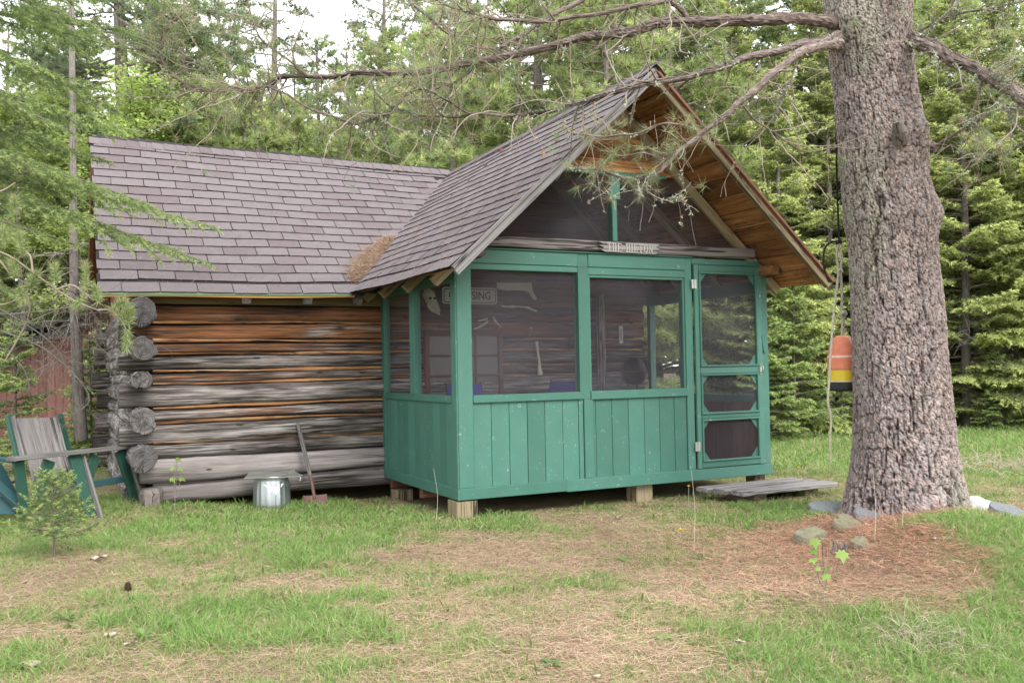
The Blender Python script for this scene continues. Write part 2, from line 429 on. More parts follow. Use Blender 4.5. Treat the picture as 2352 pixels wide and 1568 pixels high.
def m_shingle():
    t = NT("asphalt_shingle"); g, r = t.grain()
    n1 = t.noise(g, 260.0, 2, 0.6); n2 = t.noise(g, 9.0, 4)
    col = t.mix(n2, (0.122, 0.105, 0.110), (0.170, 0.148, 0.154))
    col = t.mix(1.0, col, t.ramp(r, [(0.0, (0.86, 0.79, 0.80)), (0.25, (0.97, 0.94, 0.95)), (0.7, (1.03, 1.02, 1.03)), (1.0, (1.08, 1.08, 1.09))]), 'MULTIPLY')
    col = t.mix(1.0, col, t.ramp(n1, [(0.3, 0.62), (0.7, 1.42)]), 'MULTIPLY')
    return t.fin(col, 0.9, n1, 0.5, 0.003, spec=0.25)
M['shingle'] = m_shingle()
M['asphalt'] = plain('asphalt_headlap', (0.022, 0.019, 0.020), 0.9)

def m_screen():
    t = NT("insect_screen"); g, r = t.grain()
    n = t.noise(t.mul(g, (0.9, 1.6, 1.6)), 1.0, 2, 0.5, 1.2)
    d = t.n("ShaderNodeBsdfDiffuse", {'Color': (0.088, 0.085, 0.100, 1)}); tr = t.n("ShaderNodeBsdfTransparent")
    mx = t.n("ShaderNodeMixShader", {0: t.ramp(n, [(0.3, 0.20), (0.7, 0.42)]), 1: tr.outputs[0], 2: d.outputs[0]})
    t.set(t.out.inputs[0], mx.outputs[0]); return t.mat
M['screen'] = m_screen()

def m_pane():
    t = NT("window_pane"); g, r = t.grain()
    n = t.noise(g, 3.0, 2)
    return t.fin(t.mix(n, (0.13, 0.12, 0.12), (0.24, 0.20, 0.19)), 0.25, n, 0.05, spec=0.5)
M['pane'] = m_pane()

def m_bark():
    t = NT("red_pine_bark"); c = t.attr("Col"); g = t.attr("grain", out='Vector')
    n1 = t.noise(t.mul(g, (22, 60, 60)), 1.0, 5, 0.65, 0.5); n2 = t.noise(t.mul(g, (2.5, 4, 4)), 1.0, 4)
    col = t.mix(1.0, c, t.ramp(n1, [(0.3, 0.40), (0.5, 1.0), (0.7, 1.45)]), 'MULTIPLY')
    col = t.mix(t.math('MULTIPLY', t.ramp(n2, [(0.58, 0.0), (0.75, 0.4)]), n1), col, (0.26, 0.15, 0.095))
    return t.fin(col, 0.95, n1, 0.45, 0.010, spec=0.1)
M['bark'] = m_bark()
M['bark_grey'] = wood("grey_bark", [(0.3, (0.10, 0.085, 0.075)), (0.5, (0.20, 0.175, 0.16)), (0.8, (0.36, 0.33, 0.31))], sc=(18, 30, 30), crk=0.02, tonevar=0.2)
M['branch'] = wood("pine_branch", [(0.3, (0.06, 0.043, 0.037)), (0.5, (0.175, 0.132, 0.118)), (0.7, (0.36, 0.31, 0.29))], sc=(16, 34, 34), crk=0.03, tonevar=0.15)
M['twig'] = wood("twig", [(0.3, (0.13, 0.10, 0.075)), (0.5, (0.27, 0.225, 0.18)), (0.8, (0.42, 0.38, 0.32))], sc=(10, 40, 40), crk=0.01, tonevar=0.2)
M['deadtwig'] = wood("dead_twig", [(0.3, (0.12, 0.10, 0.085)), (0.5, (0.22, 0.195, 0.17)), (0.8, (0.36, 0.33, 0.30))], sc=(10, 40, 40), crk=0.01, tonevar=0.2)

def m_ground():
    t = NT("yard_ground"); c = t.attr("Col"); co = t.n("ShaderNodeTexCoord").outputs['Object']
    n1 = t.noise(co, 45.0, 5, 0.7); n2 = t.noise(co, 6.0, 4)
    col = t.mix(1.0, c, t.ramp(n1, [(0.25, 0.55), (0.5, 1.0), (0.75, 1.4)]), 'MULTIPLY')
    col = t.mix(1.0, col, t.ramp(n2, [(0.3, 0.8), (0.7, 1.15)]), 'MULTIPLY')
    return t.fin(col, 0.95, n1, 0.8, 0.02, spec=0.1)
M['ground'] = m_ground()
# ------------------------------------------------------------------ ground
def spot(u, v, z=-0.17):
    d = FWD + RGT * (u - 1176.0) / FOC - UPV * (v - 784.0) / FOC
    q = CAM + d * (z - CAM[2]) / d[2]
    return q[0], q[1]

GREEN_SPOTS = [(700, 1275, 0.55, 0.32, 0.7), (420, 1195, 0.9, 0.5, 0.45), (900, 1180, 0.9, 0.3, 0.35), (1150, 1200, 0.5, 0.18, 0.4),
               (1780, 1180, 0.6, 0.35, 0.4), (2270, 1440, 0.55, 0.35, 0.75), (2300, 1290, 0.35, 0.3, 0.35), (480, 1420, 0.35, 0.2, 0.3),
               (1000, 1340, 0.35, 0.15, 0.3), (330, 1470, 0.3, 0.18, 0.35), (1830, 1540, 0.25, 0.15, 0.4), (1500, 1270, 0.5, 0.12, 0.2)]
BROWN_SPOTS = [(1060, 1265, 0.75, 0.16, 0.7), (1330, 1290, 0.5, 0.13, 0.5), (2060, 1330, 0.55, 0.35, 0.9), (1900, 1240, 0.4, 0.3, 0.7), (120, 1320, 0.6, 0.25, 0.6),
               (760, 1335, 0.4, 0.08, 0.4), (950, 1520, 0.3, 0.15, 0.4), (1330, 1480, 0.4, 0.2, 0.35), (250, 1480, 0.25, 0.1, 0.4), (1380, 1195, 0.6, 0.12, 0.45), (1650, 1330, 0.5, 0.2, 0.35)]
_gs = [(*spot(a, b), c, d, e) for a, b, c, d, e in GREEN_SPOTS] + [(*spot(a, b), c, d, -e) for a, b, c, d, e in BROWN_SPOTS]
def greenness(x, y):
    x = np.asarray(x, float); y = np.asarray(y, float)
    g = 0.63 + 1.15 * (fbm(x, y, 1.1, 2.0) - 0.5) + 0.9 * (fbm(x, y, 5.5, 9.0, 3) - 0.5)
    for cx, cy, rx, ry, a in _gs:
        dx, dy = x - cx, y - cy
        la, de = dx * _r[0] + dy * _r[1], dx * FWD[0] + dy * FWD[1]
        g = g + a * np.exp(-((la / rx) ** 2 + (de / (ry * 2.2)) ** 2))
    g = g + 0.55 * smooth(4.3, 5.6, x) * smooth(-1.5, 0.5, y)
    return np.clip(g, 0, 1)

def make_ground():
    def axis(lo, hi, step, far):
        core = np.arange(lo, hi + 1e-6, step); k = [0.0]; s = step
        while k[-1] < far: s *= 1.22; k.append(k[-1] + s)
        k = np.array(k[1:]); return np.concatenate([lo - k[::-1], core, hi + k])
    xs, ys = axis(-5.5, 6.5, 0.085, 400), axis(-5.5, 4.0, 0.085, 400)
    X, Y = np.meshgrid(xs, ys, indexing='ij'); Z = gh(X, Y)
    n, m = X.shape; idx = np.arange(n * m).reshape(n, m)
    f = np.stack([idx[:-1, :-1], idx[1:, :-1], idx[1:, 1:], idx[:-1, 1:]], -1).reshape(-1, 4)
    g = greenness(X, Y)[..., None]
    br = fbm(X, Y, 2.2, 21.0)[..., None]
    soil = np.array([0.28, 0.205, 0.14]) * (0.75 + 0.5 * br)
    turf = np.array([0.235, 0.24, 0.11]) * (0.8 + 0.4 * br)
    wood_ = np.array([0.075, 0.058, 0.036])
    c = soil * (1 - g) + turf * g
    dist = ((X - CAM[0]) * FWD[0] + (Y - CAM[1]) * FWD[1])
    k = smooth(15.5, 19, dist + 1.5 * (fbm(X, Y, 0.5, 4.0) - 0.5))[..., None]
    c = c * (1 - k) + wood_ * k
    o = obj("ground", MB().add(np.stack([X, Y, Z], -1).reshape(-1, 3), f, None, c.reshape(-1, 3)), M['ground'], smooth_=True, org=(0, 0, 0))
    o["kind"] = "structure"; o["label"] = "rough yard of short grass and fallen brown pine needles"
make_ground()

# ------------------------------------------------------------------ the cabin
cabin = thing("log_cabin", (0, 0, -0.17), "weathered log cabin with brown shingle roof and green screened porch", "cabin")
W = 3.49

def part(name, mb, mat, parent=cabin, smooth_=False):
    return obj(name, mb, mat, parent, smooth_)

def group_part(name, parent=cabin):
    o = bpy.data.objects.new(name, None); return link(o, parent, ORG[parent.name])

# --- logs
def log_mesh(L, rz, ry, seed, taper=0.0, square=0.0, n=26, bow=0.01):
    """a log along local +X starting at the origin; returns an MB with bark-less skin (slot 0) and sawn ends (slot 1)"""
    r_ = np.random.default_rng(seed); k = max(6, int(L / 0.12)); x = np.linspace(0, L, k)
    a = np.linspace(0, 2 * np.pi, n, endpoint=False)
    ph = r_.random(6) * 6.28
    rad = 1 + 0.045 * np.sin(x[:, None] * 2.1 + ph[0] + a * 2) + 0.035 * np.sin(x[:, None] * 5.3 + ph[1] + a * 3) + 0.022 * r_.normal(size=(k, n)) + 0.05 * np.sin(x[:, None] * 0.9 + ph[3])
    rad *= (1 - taper * x / L)[:, None]
    for q in range(3):                              # drying checks: long grooves
        a0 = r_.random() * 6.28; w = 0.16 + 0.06 * np.sin(x * 1.1 + ph[q])
        rad -= 0.15 * np.exp(-((np.angle(np.exp(1j * (a[None] - a0 - 0.10 * np.sin(x * 0.9 + ph[2 + q])[:, None])))) / w[:, None]) ** 2)
    p = 2.0 + square * 3.0
    shape = (np.abs(np.cos(a)) ** p + np.abs(np.sin(a)) ** p) ** (-1 / p)
    rad = rad * shape
    cy = bow * np.sin(x * 0.8 + ph[4]); cz = bow * 0.6 * np.sin(x * 0.6 + ph[5])
    v = np.stack([np.repeat(x[:, None], n, 1), cy[:, None] + ry * rad * np.cos(a), cz[:, None] + rz * rad * np.sin(a)], -1)
    g = np.stack([np.repeat(x[:, None], n, 1), np.cos(a) * ry * np.ones((k, 1)), np.sin(a) * rz * np.ones((k, 1))], -1)
    i = np.arange(k - 1)[:, None] * n; j = np.arange(n)[None]
    f = np.stack([i + j, i + (j + 1) % n, i + n + (j + 1) % n, i + n + j], -1).reshape(-1, 4)
    mb = MB().add(v.reshape(-1, 3), f, g.reshape(-1, 3))
    for e, ring in ((0, v[0]), (1, v[-1])):
        c = ring.mean(0); inner = c + (ring - c) * 0.93 + np.array([-0.006 if e == 0 else 0.006, 0, 0])
        vv = np.concatenate([ring, inner, [inner.mean(0)]]); gg = vv - c
        ff = [[q, (q + 1) % n, n + (q + 1) % n, n + q] for q in range(n)]
        tt = [[n + q, n + (q + 1) % n, 2 * n] for q in range(n)]
        if e == 0: ff = [x_[::-1] for x_ in ff]; tt = [x_[::-1] for x_ in tt]
        mb.add(vv, ff, gg, None, 1); mb.add(vv, tt, gg, None, 1)
    return mb

def put_log(parent, p0, p1, rz, ry, seed, mat='log', tone=0.5, name="log", **k):
    p0, p1 = np.asarray(p0, float), np.asarray(p1, float); d = p1 - p0; L = np.linalg.norm(d)
    me = log_mesh(L, rz, ry, seed, **k).mesh(name, [M[mat], M['log_end']], (0, 0, 0), True)
    x = Vector(d / L); z = Vector((0, 0, 1)); y = z.cross(x).normalized(); z = x.cross(y)
    o = inst(name, me, parent, p0, Matrix((x, y, z)).transposed()); o["tone"] = tone
    return o

wall = group_part("log_wall")
WALL_Y = 2.10
ROWS = [(1.809, 1.648, .72), (1.625, 1.471, .62), (1.436, 1.348, .55), (1.320, 1.179, .38), (1.153, 1.060, .45), (1.040, .836, .22),
        (.805, .687, .45), (.656, .476, .30), (.476, .325, .25), (.325, .110, .05), (.110, -.085, .1)]
for i, (zt, zb, tone) in enumerate(ROWS):
    even = i % 2 == 1
    x0 = -2.60 if even else -2.40
    if i == 9: x0 = -2.42
    if i == 10: x0 = -2.30
    c = (zt + zb) / 2; h = (zt - zb) / 2
    put_log(wall, (x0, WALL_Y + 0.01 * math.sin(i * 2.3), c - 0.012), (3.34, WALL_Y, c + 0.012), h * 1.05, max(0.085, min(0.12, h * 1.15)), 100 + i,
            mat='log_pale' if i >= 9 else 'log', tone=tone, square=0.35 if even else 0.1)
    if i < 8:                                     # split-pole chinking between two logs
        zc = (zb + ROWS[i + 1][0]) / 2
        pts = np.stack([np.linspace(-2.3, 3.3, 24), np.full(24, WALL_Y - 0.058), zc + 0.007 * np.sin(np.linspace(0, 9, 24) + i) + 0.003 * np.sin(np.linspace(0, 31, 24) + i * 2)], 1)
        part("chinking_strip", tube(pts, 0.0145 + 0.005 * np.sin(np.arange(24) * 0.7 + i) + 0.003 * np.sin(np.arange(24) * 1.9 + i), 8), M['chink'], wall, True)
part("plate_board", box((-2.45, WALL_Y - 0.075, 1.815), (3.34, WALL_Y + 0.06, 1.955)), M['plate'], wall)
part("backing", box((-2.33, WALL_Y + 0.02, -0.05), (3.25, WALL_Y + 0.07, 1.9), ch=0), M['dark'], wall)

side = group_part("side_wall")
for i, (z, r_, tone) in enumerate([(1.717, .130, .35), (1.375, .118, .2), (1.086, .092, .1), (.707, .115, .2), (.358, .118, .1)]):
    put_log(side, (-2.415 + 0.01 * (i % 2), 1.72 + 0.03 * math.sin(i * 3), z), (-2.43, 6.5, z), r_, r_, 200 + i, tone=tone, bow=0.006)
for i, z in enumerate([1.55, 1.24, .93, .55, .20, 0.0]):
    put_log(side, (-2.46, 2.22, z), (-2.46, 6.1, z), .115, .10, 230 + i, tone=.3)
back = group_part("back_wall")
for i, z in enumerate([1.62, 1.36, 1.06, .80, .50, .22, 0.02]):
    put_log(back, (-2.66 - 0.03 * (i % 3), 6.2, z), (3.3, 6.2, z), .125, .11, 260 + i, tone=.25, square=0.3)
for i in range(7):
    z = 1.75 - 0.29 * i
    put_log(back, (3.2, 2.3, z), (3.2, 6.1, z), .15, .11, 290 + i, tone=.3)
part("corner_board", prism((-2.575, 1.90, 1.93), (-2.57, 1.90, 1.36), 0.05, 0.03), M['black'], side)
stump = np.array([[.105, -.24], [.10, -.1], [.112, 0.02], [.09, .06], [0.0, .065]])
part("corner_stump", lathe(stump, 14, (-2.33, 1.98, 0), rmod=lambda a, z: 1 + 0.09 * np.sin(5 * a) + 0.06 * np.sin(9 * a + 20 * z)), M['bark_grey'], side)

# --- roofs: each slope is a gently sagging surface S(a, b): a metres along the eave, b 0 (eave) .. 1 (ridge)
def bilinear(e0, e1, r0, r1, sag=0.0, ph=0.0):
    e0, e1, r0, r1 = (np.asarray(q, float) for q in (e0, e1, r0, r1))
    LA = np.linalg.norm(e1 - e0)
    def S(a, b):
        a = np.asarray(a, float); b = np.asarray(b, float); t = (a / LA)[..., None]; bb = b[..., None]
        p = (e0 * (1 - t) + e1 * t) * (1 - bb) + (r0 * (1 - t) + r1 * t) * bb
        z = -sag * np.sin(np.pi * np.clip(b, 0, 1)) * (0.7 + 0.3 * np.sin(a * 1.3 + ph)) + 0.006 * np.sin(a * 3.1 + b * 7 + ph)
        p = p.copy(); p[..., 2] += z; return p
    return S, LA

tab_meshes = []
def make_tabs():
    r_ = np.random.default_rng(5)
    for k in range(6):
        w, h, t = 0.328, 0.33, 0.006
        n = 6; x = np.linspace(-w / 2 + 0.002, w / 2 - 0.002, n)
        y0 = r_.normal(0, 0.0012, n); y0[0] += r_.random() * 0.006; y0[-1] += r_.random() * 0.006
        lift = 0.002 + r_.random(n) * 0.003
        top = np.stack([x, y0, t + lift], 1); back_ = np.stack([x, np.full(n, h), np.full(n, 0.001)], 1); bot = np.stack([x, y0, lift * 0.6], 1)
        v = np.concatenate([top, back_, bot]); f = []
        for i in range(n - 1):
            f += [[i, i + 1, n + i + 1, n + i], [2 * n + i, 2 * n + i + 1, i + 1, i]]
        ex = 0.178; mid = np.stack([x, np.full(n, ex), np.full(n, 0.0035)], 1); v = np.concatenate([top, mid, bot, back_])
        fa = [[i, i + 1, n + i + 1, n + i] for i in range(n - 1)]; fb = [[n + i, n + i + 1, 3 * n + i + 1, 3 * n + i] for i in range(n - 1)] + [[2 * n + i, 2 * n + i + 1, i + 1, i] for i in range(n - 1)]
        mb = MB().add(v, fa, v); mb.add(v, fb, v, None, 1); mb.add(v, [[0, n, 2 * n], [n - 1, 3 * n - 1, 2 * n - 1]], v, None, 1)
        tab_meshes.append(mb.mesh("shingle", [M['shingle'], M['asphalt']]))
make_tabs()

def slope(name, S, LA, a_lo, a_hi_of, n_course, flip, seed, lift_end=True, jit=0.004):
    """lay shingle tabs in courses; the tabs are children of the roof part"""
    r_ = np.random.default_rng(seed)
    A, B = np.meshgrid(np.linspace(a_lo, a_hi_of(0.0) + 0.0, 24), np.linspace(0.0, 1.0, 12), indexing='ij')
    A = a_lo + (A - a_lo) / (A.max() - a_lo) * np.vectorize(lambda b: a_hi_of(b) - a_lo)(B)
    V = S(A, B); idx = np.arange(A.size).reshape(A.shape)
    f = np.stack([idx[:-1, :-1], idx[1:, :-1], idx[1:, 1:], idx[:-1, 1:]], -1).reshape(-1, 4)
    if flip: f = f[:, ::-1]
    mb = MB().add(V.reshape(-1, 3), f, np.stack([A, B, 0 * A], -1).reshape(-1, 3))
    low = V.reshape(-1, 3) - [0, 0, 0.022]
    mb.add(low, f[:, ::-1])
    roof = part(name, mb, M['shingle'])
    for k in range(n_course):
        b = k / n_course; hi = a_hi_of(b + 0.5 / n_course)
        a = a_lo + 0.165 * (k % 2) - 0.165 + 0.02 * r_.random()
        first = True
        while a < hi + 0.12:
            l, rr = max(a, a_lo - 0.015), a + 0.333; wdt = rr - l
            if wdt > 0.05:
                am = (l + rr) / 2; bb = b - (0.014 if k == 0 else 0.0)
                p = S(am, bb); ex = S(am + 0.05, bb) - S(am - 0.05, bb); ey = S(am, bb + 0.03) - S(am, bb)
                ex = Vector(ex).normalized(); ey = Vector(ey); ey = (ey - ex * ey.dot(ex)).normalized()
                if flip: ex = -ex
                ez = ex.cross(ey)
                R = Matrix((ex, ey, ez)).transposed() @ Matrix.Rotation(r_.normal(0, 0.004), 3, 'Z') @ Matrix.Rotation(-0.028 + r_.normal(0, 0.003), 3, 'X')
                if rr > hi - 0.05 and lift_end: R = R @ Matrix.Rotation((-1 if not flip else 1) * (0.015 + 0.035 * b * r_.random()), 3, 'Y')
                pos = p + np.array(ez) * 0.013 + np.array(ey) * r_.normal(0, jit)
                o = inst("shingle", tab_meshes[r_.integers(6)], roof, pos, R)
                if wdt < 0.33: o.scale = (wdt / 0.333, 1, 1)
            a += 0.333
    return roof

ER, RR = (-2.77, 1.78, 1.905), (-2.77, 4.19, 3.845)
S_main, LM = bilinear(ER, (-0.39, 1.78, 1.936), RR, (-0.39, 4.19, 3.815), 0.02)
valley = lambda b: 2.38 + 2.12 * b
main_roof = slope("main_roof", S_main, LM, 0.0, valley, 18, False, 41)
# the porch's left slope: eave runs back from the front gable
S_pl, LP = bilinear((-0.286, -0.63, 1.951), (-0.400, 1.78, 1.938), (1.705, -0.63, 3.793), (1.715, 1.78, 3.80), 0.015, 1.0)
porch_roof = slope("porch_roof", S_pl, LP, 0.0, lambda b: 2.42 + 2.42 * b, 19, True, 42, lift_end=False)
# right slope of the porch and the rear slope of the cabin: only their edges and undersides are in view
S_pr, LQ = bilinear((3.765, -0.63, 1.945), (3.765, 4.6, 1.945), (1.705, -0.63, 3.793), (1.71, 4.6, 3.80))
S_re, LR_ = bilinear((-2.77, 6.62, 1.905), (3.4, 6.62, 1.905), RR, (3.4, 4.19, 3.80))
def sheet(name, S, L, up, mat, parent=cabin, off=0.0):
    A, B = np.meshgrid(np.linspace(0, L, 16), np.linspace(-0.01, 1, 20), indexing='ij'); V = S(A, B) + [0, 0, off]
    idx = np.arange(A.size).reshape(A.shape); f = np.stack([idx[:-1, :-1], idx[1:, :-1], idx[1:, 1:], idx[:-1, 1:]], -1).reshape(-1, 4)
    V = V.reshape(-1, 3); mb = MB().add(V, f if up else f[:, ::-1], np.stack([A, B, 0 * A], -1).reshape(-1, 3))
    mb.add(V - [0, 0, 0.018], f[:, ::-1] if up else f)
    rim = np.concatenate([idx[0, :], idx[1:, -1], idx[-1, -2::-1], idx[-2:0:-1, 0]]); n = len(rim)
    mb.add(np.concatenate([V[rim], V[rim] - [0, 0, 0.018]]), [[i, (i + 1) % n, n + (i + 1) % n, n + i] for i in range(n)])
    return part(name, mb, mat, parent)
right_roof = sheet("right_slope_shingles", S_pr, LQ, True, M['shingle'], off=0.014)
rear_roof = sheet("rear_slope_shingles", S_re, LR_, True, M['shingle'], off=0.014)
S_deck = lambda a, b: S_main(a / LM * valley(np.clip(b, 0, 1)), b)
sheet("main_roof_deck", S_deck, LM, True, M['soffit'], main_roof, off=-0.016)
sheet("rear_roof_deck", S_re, LR_, True, M['soffit'], rear_roof, off=-0.008)

# roof boards under both porch slopes (parallel to the ridge), seen from below
def deck_boards(S, parent, n, a0, a1, seed, sgn):
    r_ = np.random.default_rng(seed)
    for k in range(n):
        b0, b1 = k / n + 0.0015, (k + 1) / n - 0.0015; bm = (b0 + b1) / 2
        p0, p1 = S(a0, bm), S(a1, bm); w = np.linalg.norm(S(a0, b1) - S(a0, b0)); s = S(a0, b1) - S(a0, b0)
        nrm_ = nrm(np.cross(p1 - p0, s)) * sgn
        part("roof_board", prism(p0 - nrm_ * (0.024 + 0.002 * r_.random()), p1 - nrm_ * (0.024 + 0.002 * r_.random()), w, 0.018, s, 0.003), M['soffit'], parent)
deck_boards(S_pr, right_roof, 13, 0.0, 2.75, 3, 1)
deck_boards(S_pl, porch_roof, 13, 0.0, 2.2, 4, -1)

# ridge caps
r_ = np.random.default_rng(77)
def ridge(p0, p1, n, mb_parent, dirn, tint=None):
    p0, p1 = np.asarray(p0, float), np.asarray(p1, float); t = nrm(p1 - p0); s = np.cross(t, [0, 0, 1.]); L = np.linalg.norm(p1 - p0) / n
    for k in range(n):
        c = p0 + (p1 - p0) * (k + 0.5) / n; z0 = 0.012 + 0.004 * r_.random()
        hh = 0.10; v = []
        for e, zz in ((-0.60, 0.010), (0.56, 0.0)):
            q = c + t * L * e
            v += [q + s * -0.105 + [0, 0, -0.088 + z0 + zz], q + s * -0.03 + [0, 0, -0.016 + z0 + zz], q + [0, 0, 0.004 + z0 + zz], q + s * 0.03 + [0, 0, -0.016 + z0 + zz], q + s * 0.105 + [0, 0, -0.088 + z0 + zz]]
        v = np.array(v); v2 = v - [0, 0, 0.006]
        f = [[i, i + 1, 6 + i, 5 + i] for i in range(4)]
        ed = [[0, 5, 15, 10], [4, 14, 19, 9]] + [[i, 10 + i, 11 + i, i + 1] for i in range(4)] + [[5 + i, 6 + i, 16 + i, 15 + i] for i in range(4)]
        part("ridge_cap", MB().add(np.concatenate([v, v2]), f + ed, np.concatenate([v, v2]) - c), M['shingle'], mb_parent)
ridge((-2.78, 4.19, 3.86), (1.68, 4.19, 3.83), 33, main_roof, 1)
ridge((1.707, -0.64, 3.808), (1.71, 4.15, 3.815), 30, porch_roof, 1)

# eave trim, rafters, rakes
part("drip_edge", prism((-2.775, 1.752, 1.884), (-0.42, 1.752, 1.914), 0.014, 0.032, (0, 1, 0), 0.002), M['drip'], main_roof)
for x in (-1.46, -0.86, -0.34):
    part("rafter_end", prism((x, 1.79, 1.842), (x, 2.08, 2.06), 0.085, 0.075, (1, 0, 0), 0.006), M['plank'], main_roof)
part("left_rake_rafter", prism((-2.74, 1.86, 1.88), (-2.74, 4.19, 3.74), 0.05, 0.09, (1, 0, 0)), M['brownboard'], main_roof)
part("rear_rake_rafter", prism((-2.74, 6.55, 1.86), (-2.74, 4.19, 3.74), 0.05, 0.10, (1, 0, 0)), M['brownboard'], rear_roof)
for k in range(12):                                   # gable boards of the left end wall
    y = 2.16 + k * 0.35; zt = 1.9 + min(y - 1.78, 6.6 - y) * 0.78
    part("gable_board", box((-2.50, y, 1.80), (-2.475, y + 0.345, zt)), M['brownboard'], side)
prL0, prL1 = np.array([-0.286, -0.645, 1.925]), np.array([1.69, -0.645, 3.755])
sl = nrm(prL1 - prL0); dn = np.array([sl[2], 0, -sl[0]])
part("rake_board", prism(prL0 + dn * 0.028, prL1 + dn * 0.028, 0.058, 0.03, dn, 0.004), M['rake'], porch_roof)
part("rake_trim", prism(prL0 + dn * -0.018 - [0, .012, 0], prL1 + dn * -0.018 - [0, .012, 0], 0.03, 0.03, dn, 0.004), M['plank'], porch_roof)
prR0, prR1 = np.array([3.765, -0.645, 1.925]), np.array([1.72, -0.645, 3.755])
sr = nrm(prR1 - prR0); dr = np.array([-sr[2], 0, sr[0]]); dr = dr if dr[2] < 0 else -dr
part("rake_rafter", prism(prR0 + dr * 0.05 + [0, .03, 0], prR1 + dr * 0.05 + [0, .03, 0], 0.055, 0.055, dr, 0.006), M['rafter'], right_roof)
part("rake_trim", prism(prR0 + dr * -0.002 - [0, .010, 0], prR1 + dr * -0.002 - [0, .010, 0], 0.028, 0.03, dr, 0.004), M['brownboard'], right_roof)
for y in (0.02, 0.75, 1.45, 2.0):
    for (e, rg, par) in (((3.70, y, 1.93), (1.75, y, 3.68), right_roof), ((-0.24, y, 1.93), (1.66, y, 3.68), porch_roof)):
        e, rg = np.array(e), np.array(rg); t = nrm(rg - e); d_ = np.cross(t, [0, 1, 0]); d_ = d_ if d_[2] < 0 else -d_
        part("rafter", prism(e + d_ * 0.06, rg + d_ * 0.06, 0.095, 0.05, d_, 0.006), M['rafter'], par)

# pine-needle drift in the valley comes later (stuff)

# plank wall closing the porch off from the attic, above the log wall
attic = group_part("attic_wall")
z = 1.958
while z < 3.62:
    hw = max(0.06, (3.70 - z) * 1.07); part("attic_plank", box((1.71 - hw, 2.12, z), (1.71 + hw, 2.14, z + 0.187)), M['brownboard'], attic); z += 0.19
# ------------------------------------------------------------------ the screened porch
G = M['green']
front = group_part("porch_front")
def fbox(name, x0, x1, z0, z1, y0=-0.02, y1=0.06, par=None, mat=None, ch=0.004):
    return part(name, box((x0, y0, z0), (x1, y1, z1), ch=ch), mat or G, par or front)
fbox("corner_post", 0.0, 0.140, 0.103, 2.062, -0.014, 0.09)
fbox("window_stud", 1.226, 1.338, 0.834, 2.062, -0.012, 0.08)
fbox("lower_stud", 1.266, 1.362, 0.103, 0.832, -0.012, 0.05)
fbox("door_jamb", 2.446, 2.532, 0.103, 2.187, -0.010, 0.09)
fbox("right_post", 3.408, 3.49, 0.103, 2.13, -0.012, 0.09)
fbox("skirt_board", 0.0, 1.055, 0.0, 0.100, -0.03, 0.02); fbox("skirt_board", 1.058, 3.49, -0.008, 0.100, -0.027, 0.02)
fbox("sill_rail", 0.142, 1.224, 0.834, 0.902, -0.022, 0.07); fbox("sill_rail", 1.340, 2.444, 0.826, 0.905, -0.022, 0.07)
fbox("head_rail", 0.142, 1.224, 2.008, 2.062, -0.008, 0.06); fbox("head_rail", 1.340, 2.444, 1.992, 2.062, -0.008, 0.06)
fbox("top_beam", 0.02, 1.224, 2.064, 2.187, -0.016, 0.08); fbox("top_beam", 1.340, 2.444, 2.064, 2.187, -0.016, 0.08)
fbox("beam_stud", 1.226, 1.338, 2.064, 2.187, -0.010, 0.08)
fbox("door_header", 2.534, 3.406, 2.130, 2.187, -0.010, 0.08)
fbox("beam_cap", 0.02, 2.532, 2.189, 2.201, -0.032, 0.09)
edges = [.142, .321, .498, .679, .857, 1.043, 1.2135, 1.264]
r_ = np.random.default_rng(11)
for a, b in zip(edges[:-1], edges[1:]):
    fbox("wall_board", a + 0.002, b - 0.002, 0.096, 0.838, 0.004 + 0.004 * r_.random(), 0.025, ch=0.003)
edges = [1.364, 1.398, 1.578, 1.762, 1.942, 2.121, 2.296, 2.444]
for a, b in zip(edges[:-1], edges[1:]):
    fbox("wall_board", a + 0.002, b - 0.002, 0.096, 0.832, 0.004 + 0.004 * r_.random(), 0.025, ch=0.003)
# window stops of the second opening
for x0, x1, z0, z1 in ((1.338, 1.362, .905, 1.992), (2.420, 2.446, .905, 1.992), (1.362, 2.420, 1.966, 1.992)):
    fbox("window_stop", x0, x1, z0, z1, 0.0, 0.05)

def screen(name, quad, par, nx=14, nz=14, amp=0.004, seed=0):
    """an insect screen with the slack of old mesh"""
    q = np.asarray(quad, float); s, t = np.meshgrid(np.linspace(0, 1, nx), np.linspace(0, 1, nz), indexing='ij')
    v = (q[0] * (1 - s[..., None]) + q[1] * s[..., None]) * (1 - t[..., None]) + (q[3] * (1 - s[..., None]) + q[2] * s[..., None]) * t[..., None]
    n = nrm(np.cross(q[1] - q[0], q[3] - q[0]))
    k = amp * 4 * (fbm(s * 3, t * 3 + s * 2.5, 1.0, seed * 3.3, 3) - 0.5) * np.sin(np.pi * s) ** 0.5 * np.sin(np.pi * t) ** 0.5
    v = v + n * k[..., None]; idx = np.arange(nx * nz).reshape(nx, nz)
    f = np.stack([idx[:-1, :-1], idx[1:, :-1], idx[1:, 1:], idx[:-1, 1:]], -1).reshape(-1, 4)
    return part(name, MB().add(v.reshape(-1, 3), f, v.reshape(-1, 3)), M['screen'], par, True)
def fscreen(x0, x1, z0, z1, y=0.03, par=None, seed=0, amp=0.006):
    return screen("screen", [(x0, y, z0), (x1, y, z0), (x1, y, z1), (x0, y, z1)], par or front, seed=seed, amp=amp)
fscreen(0.14, 1.226, 0.90, 2.01, seed=1, amp=0.012); fscreen(1.36, 2.422, 0.904, 1.967, seed=2)

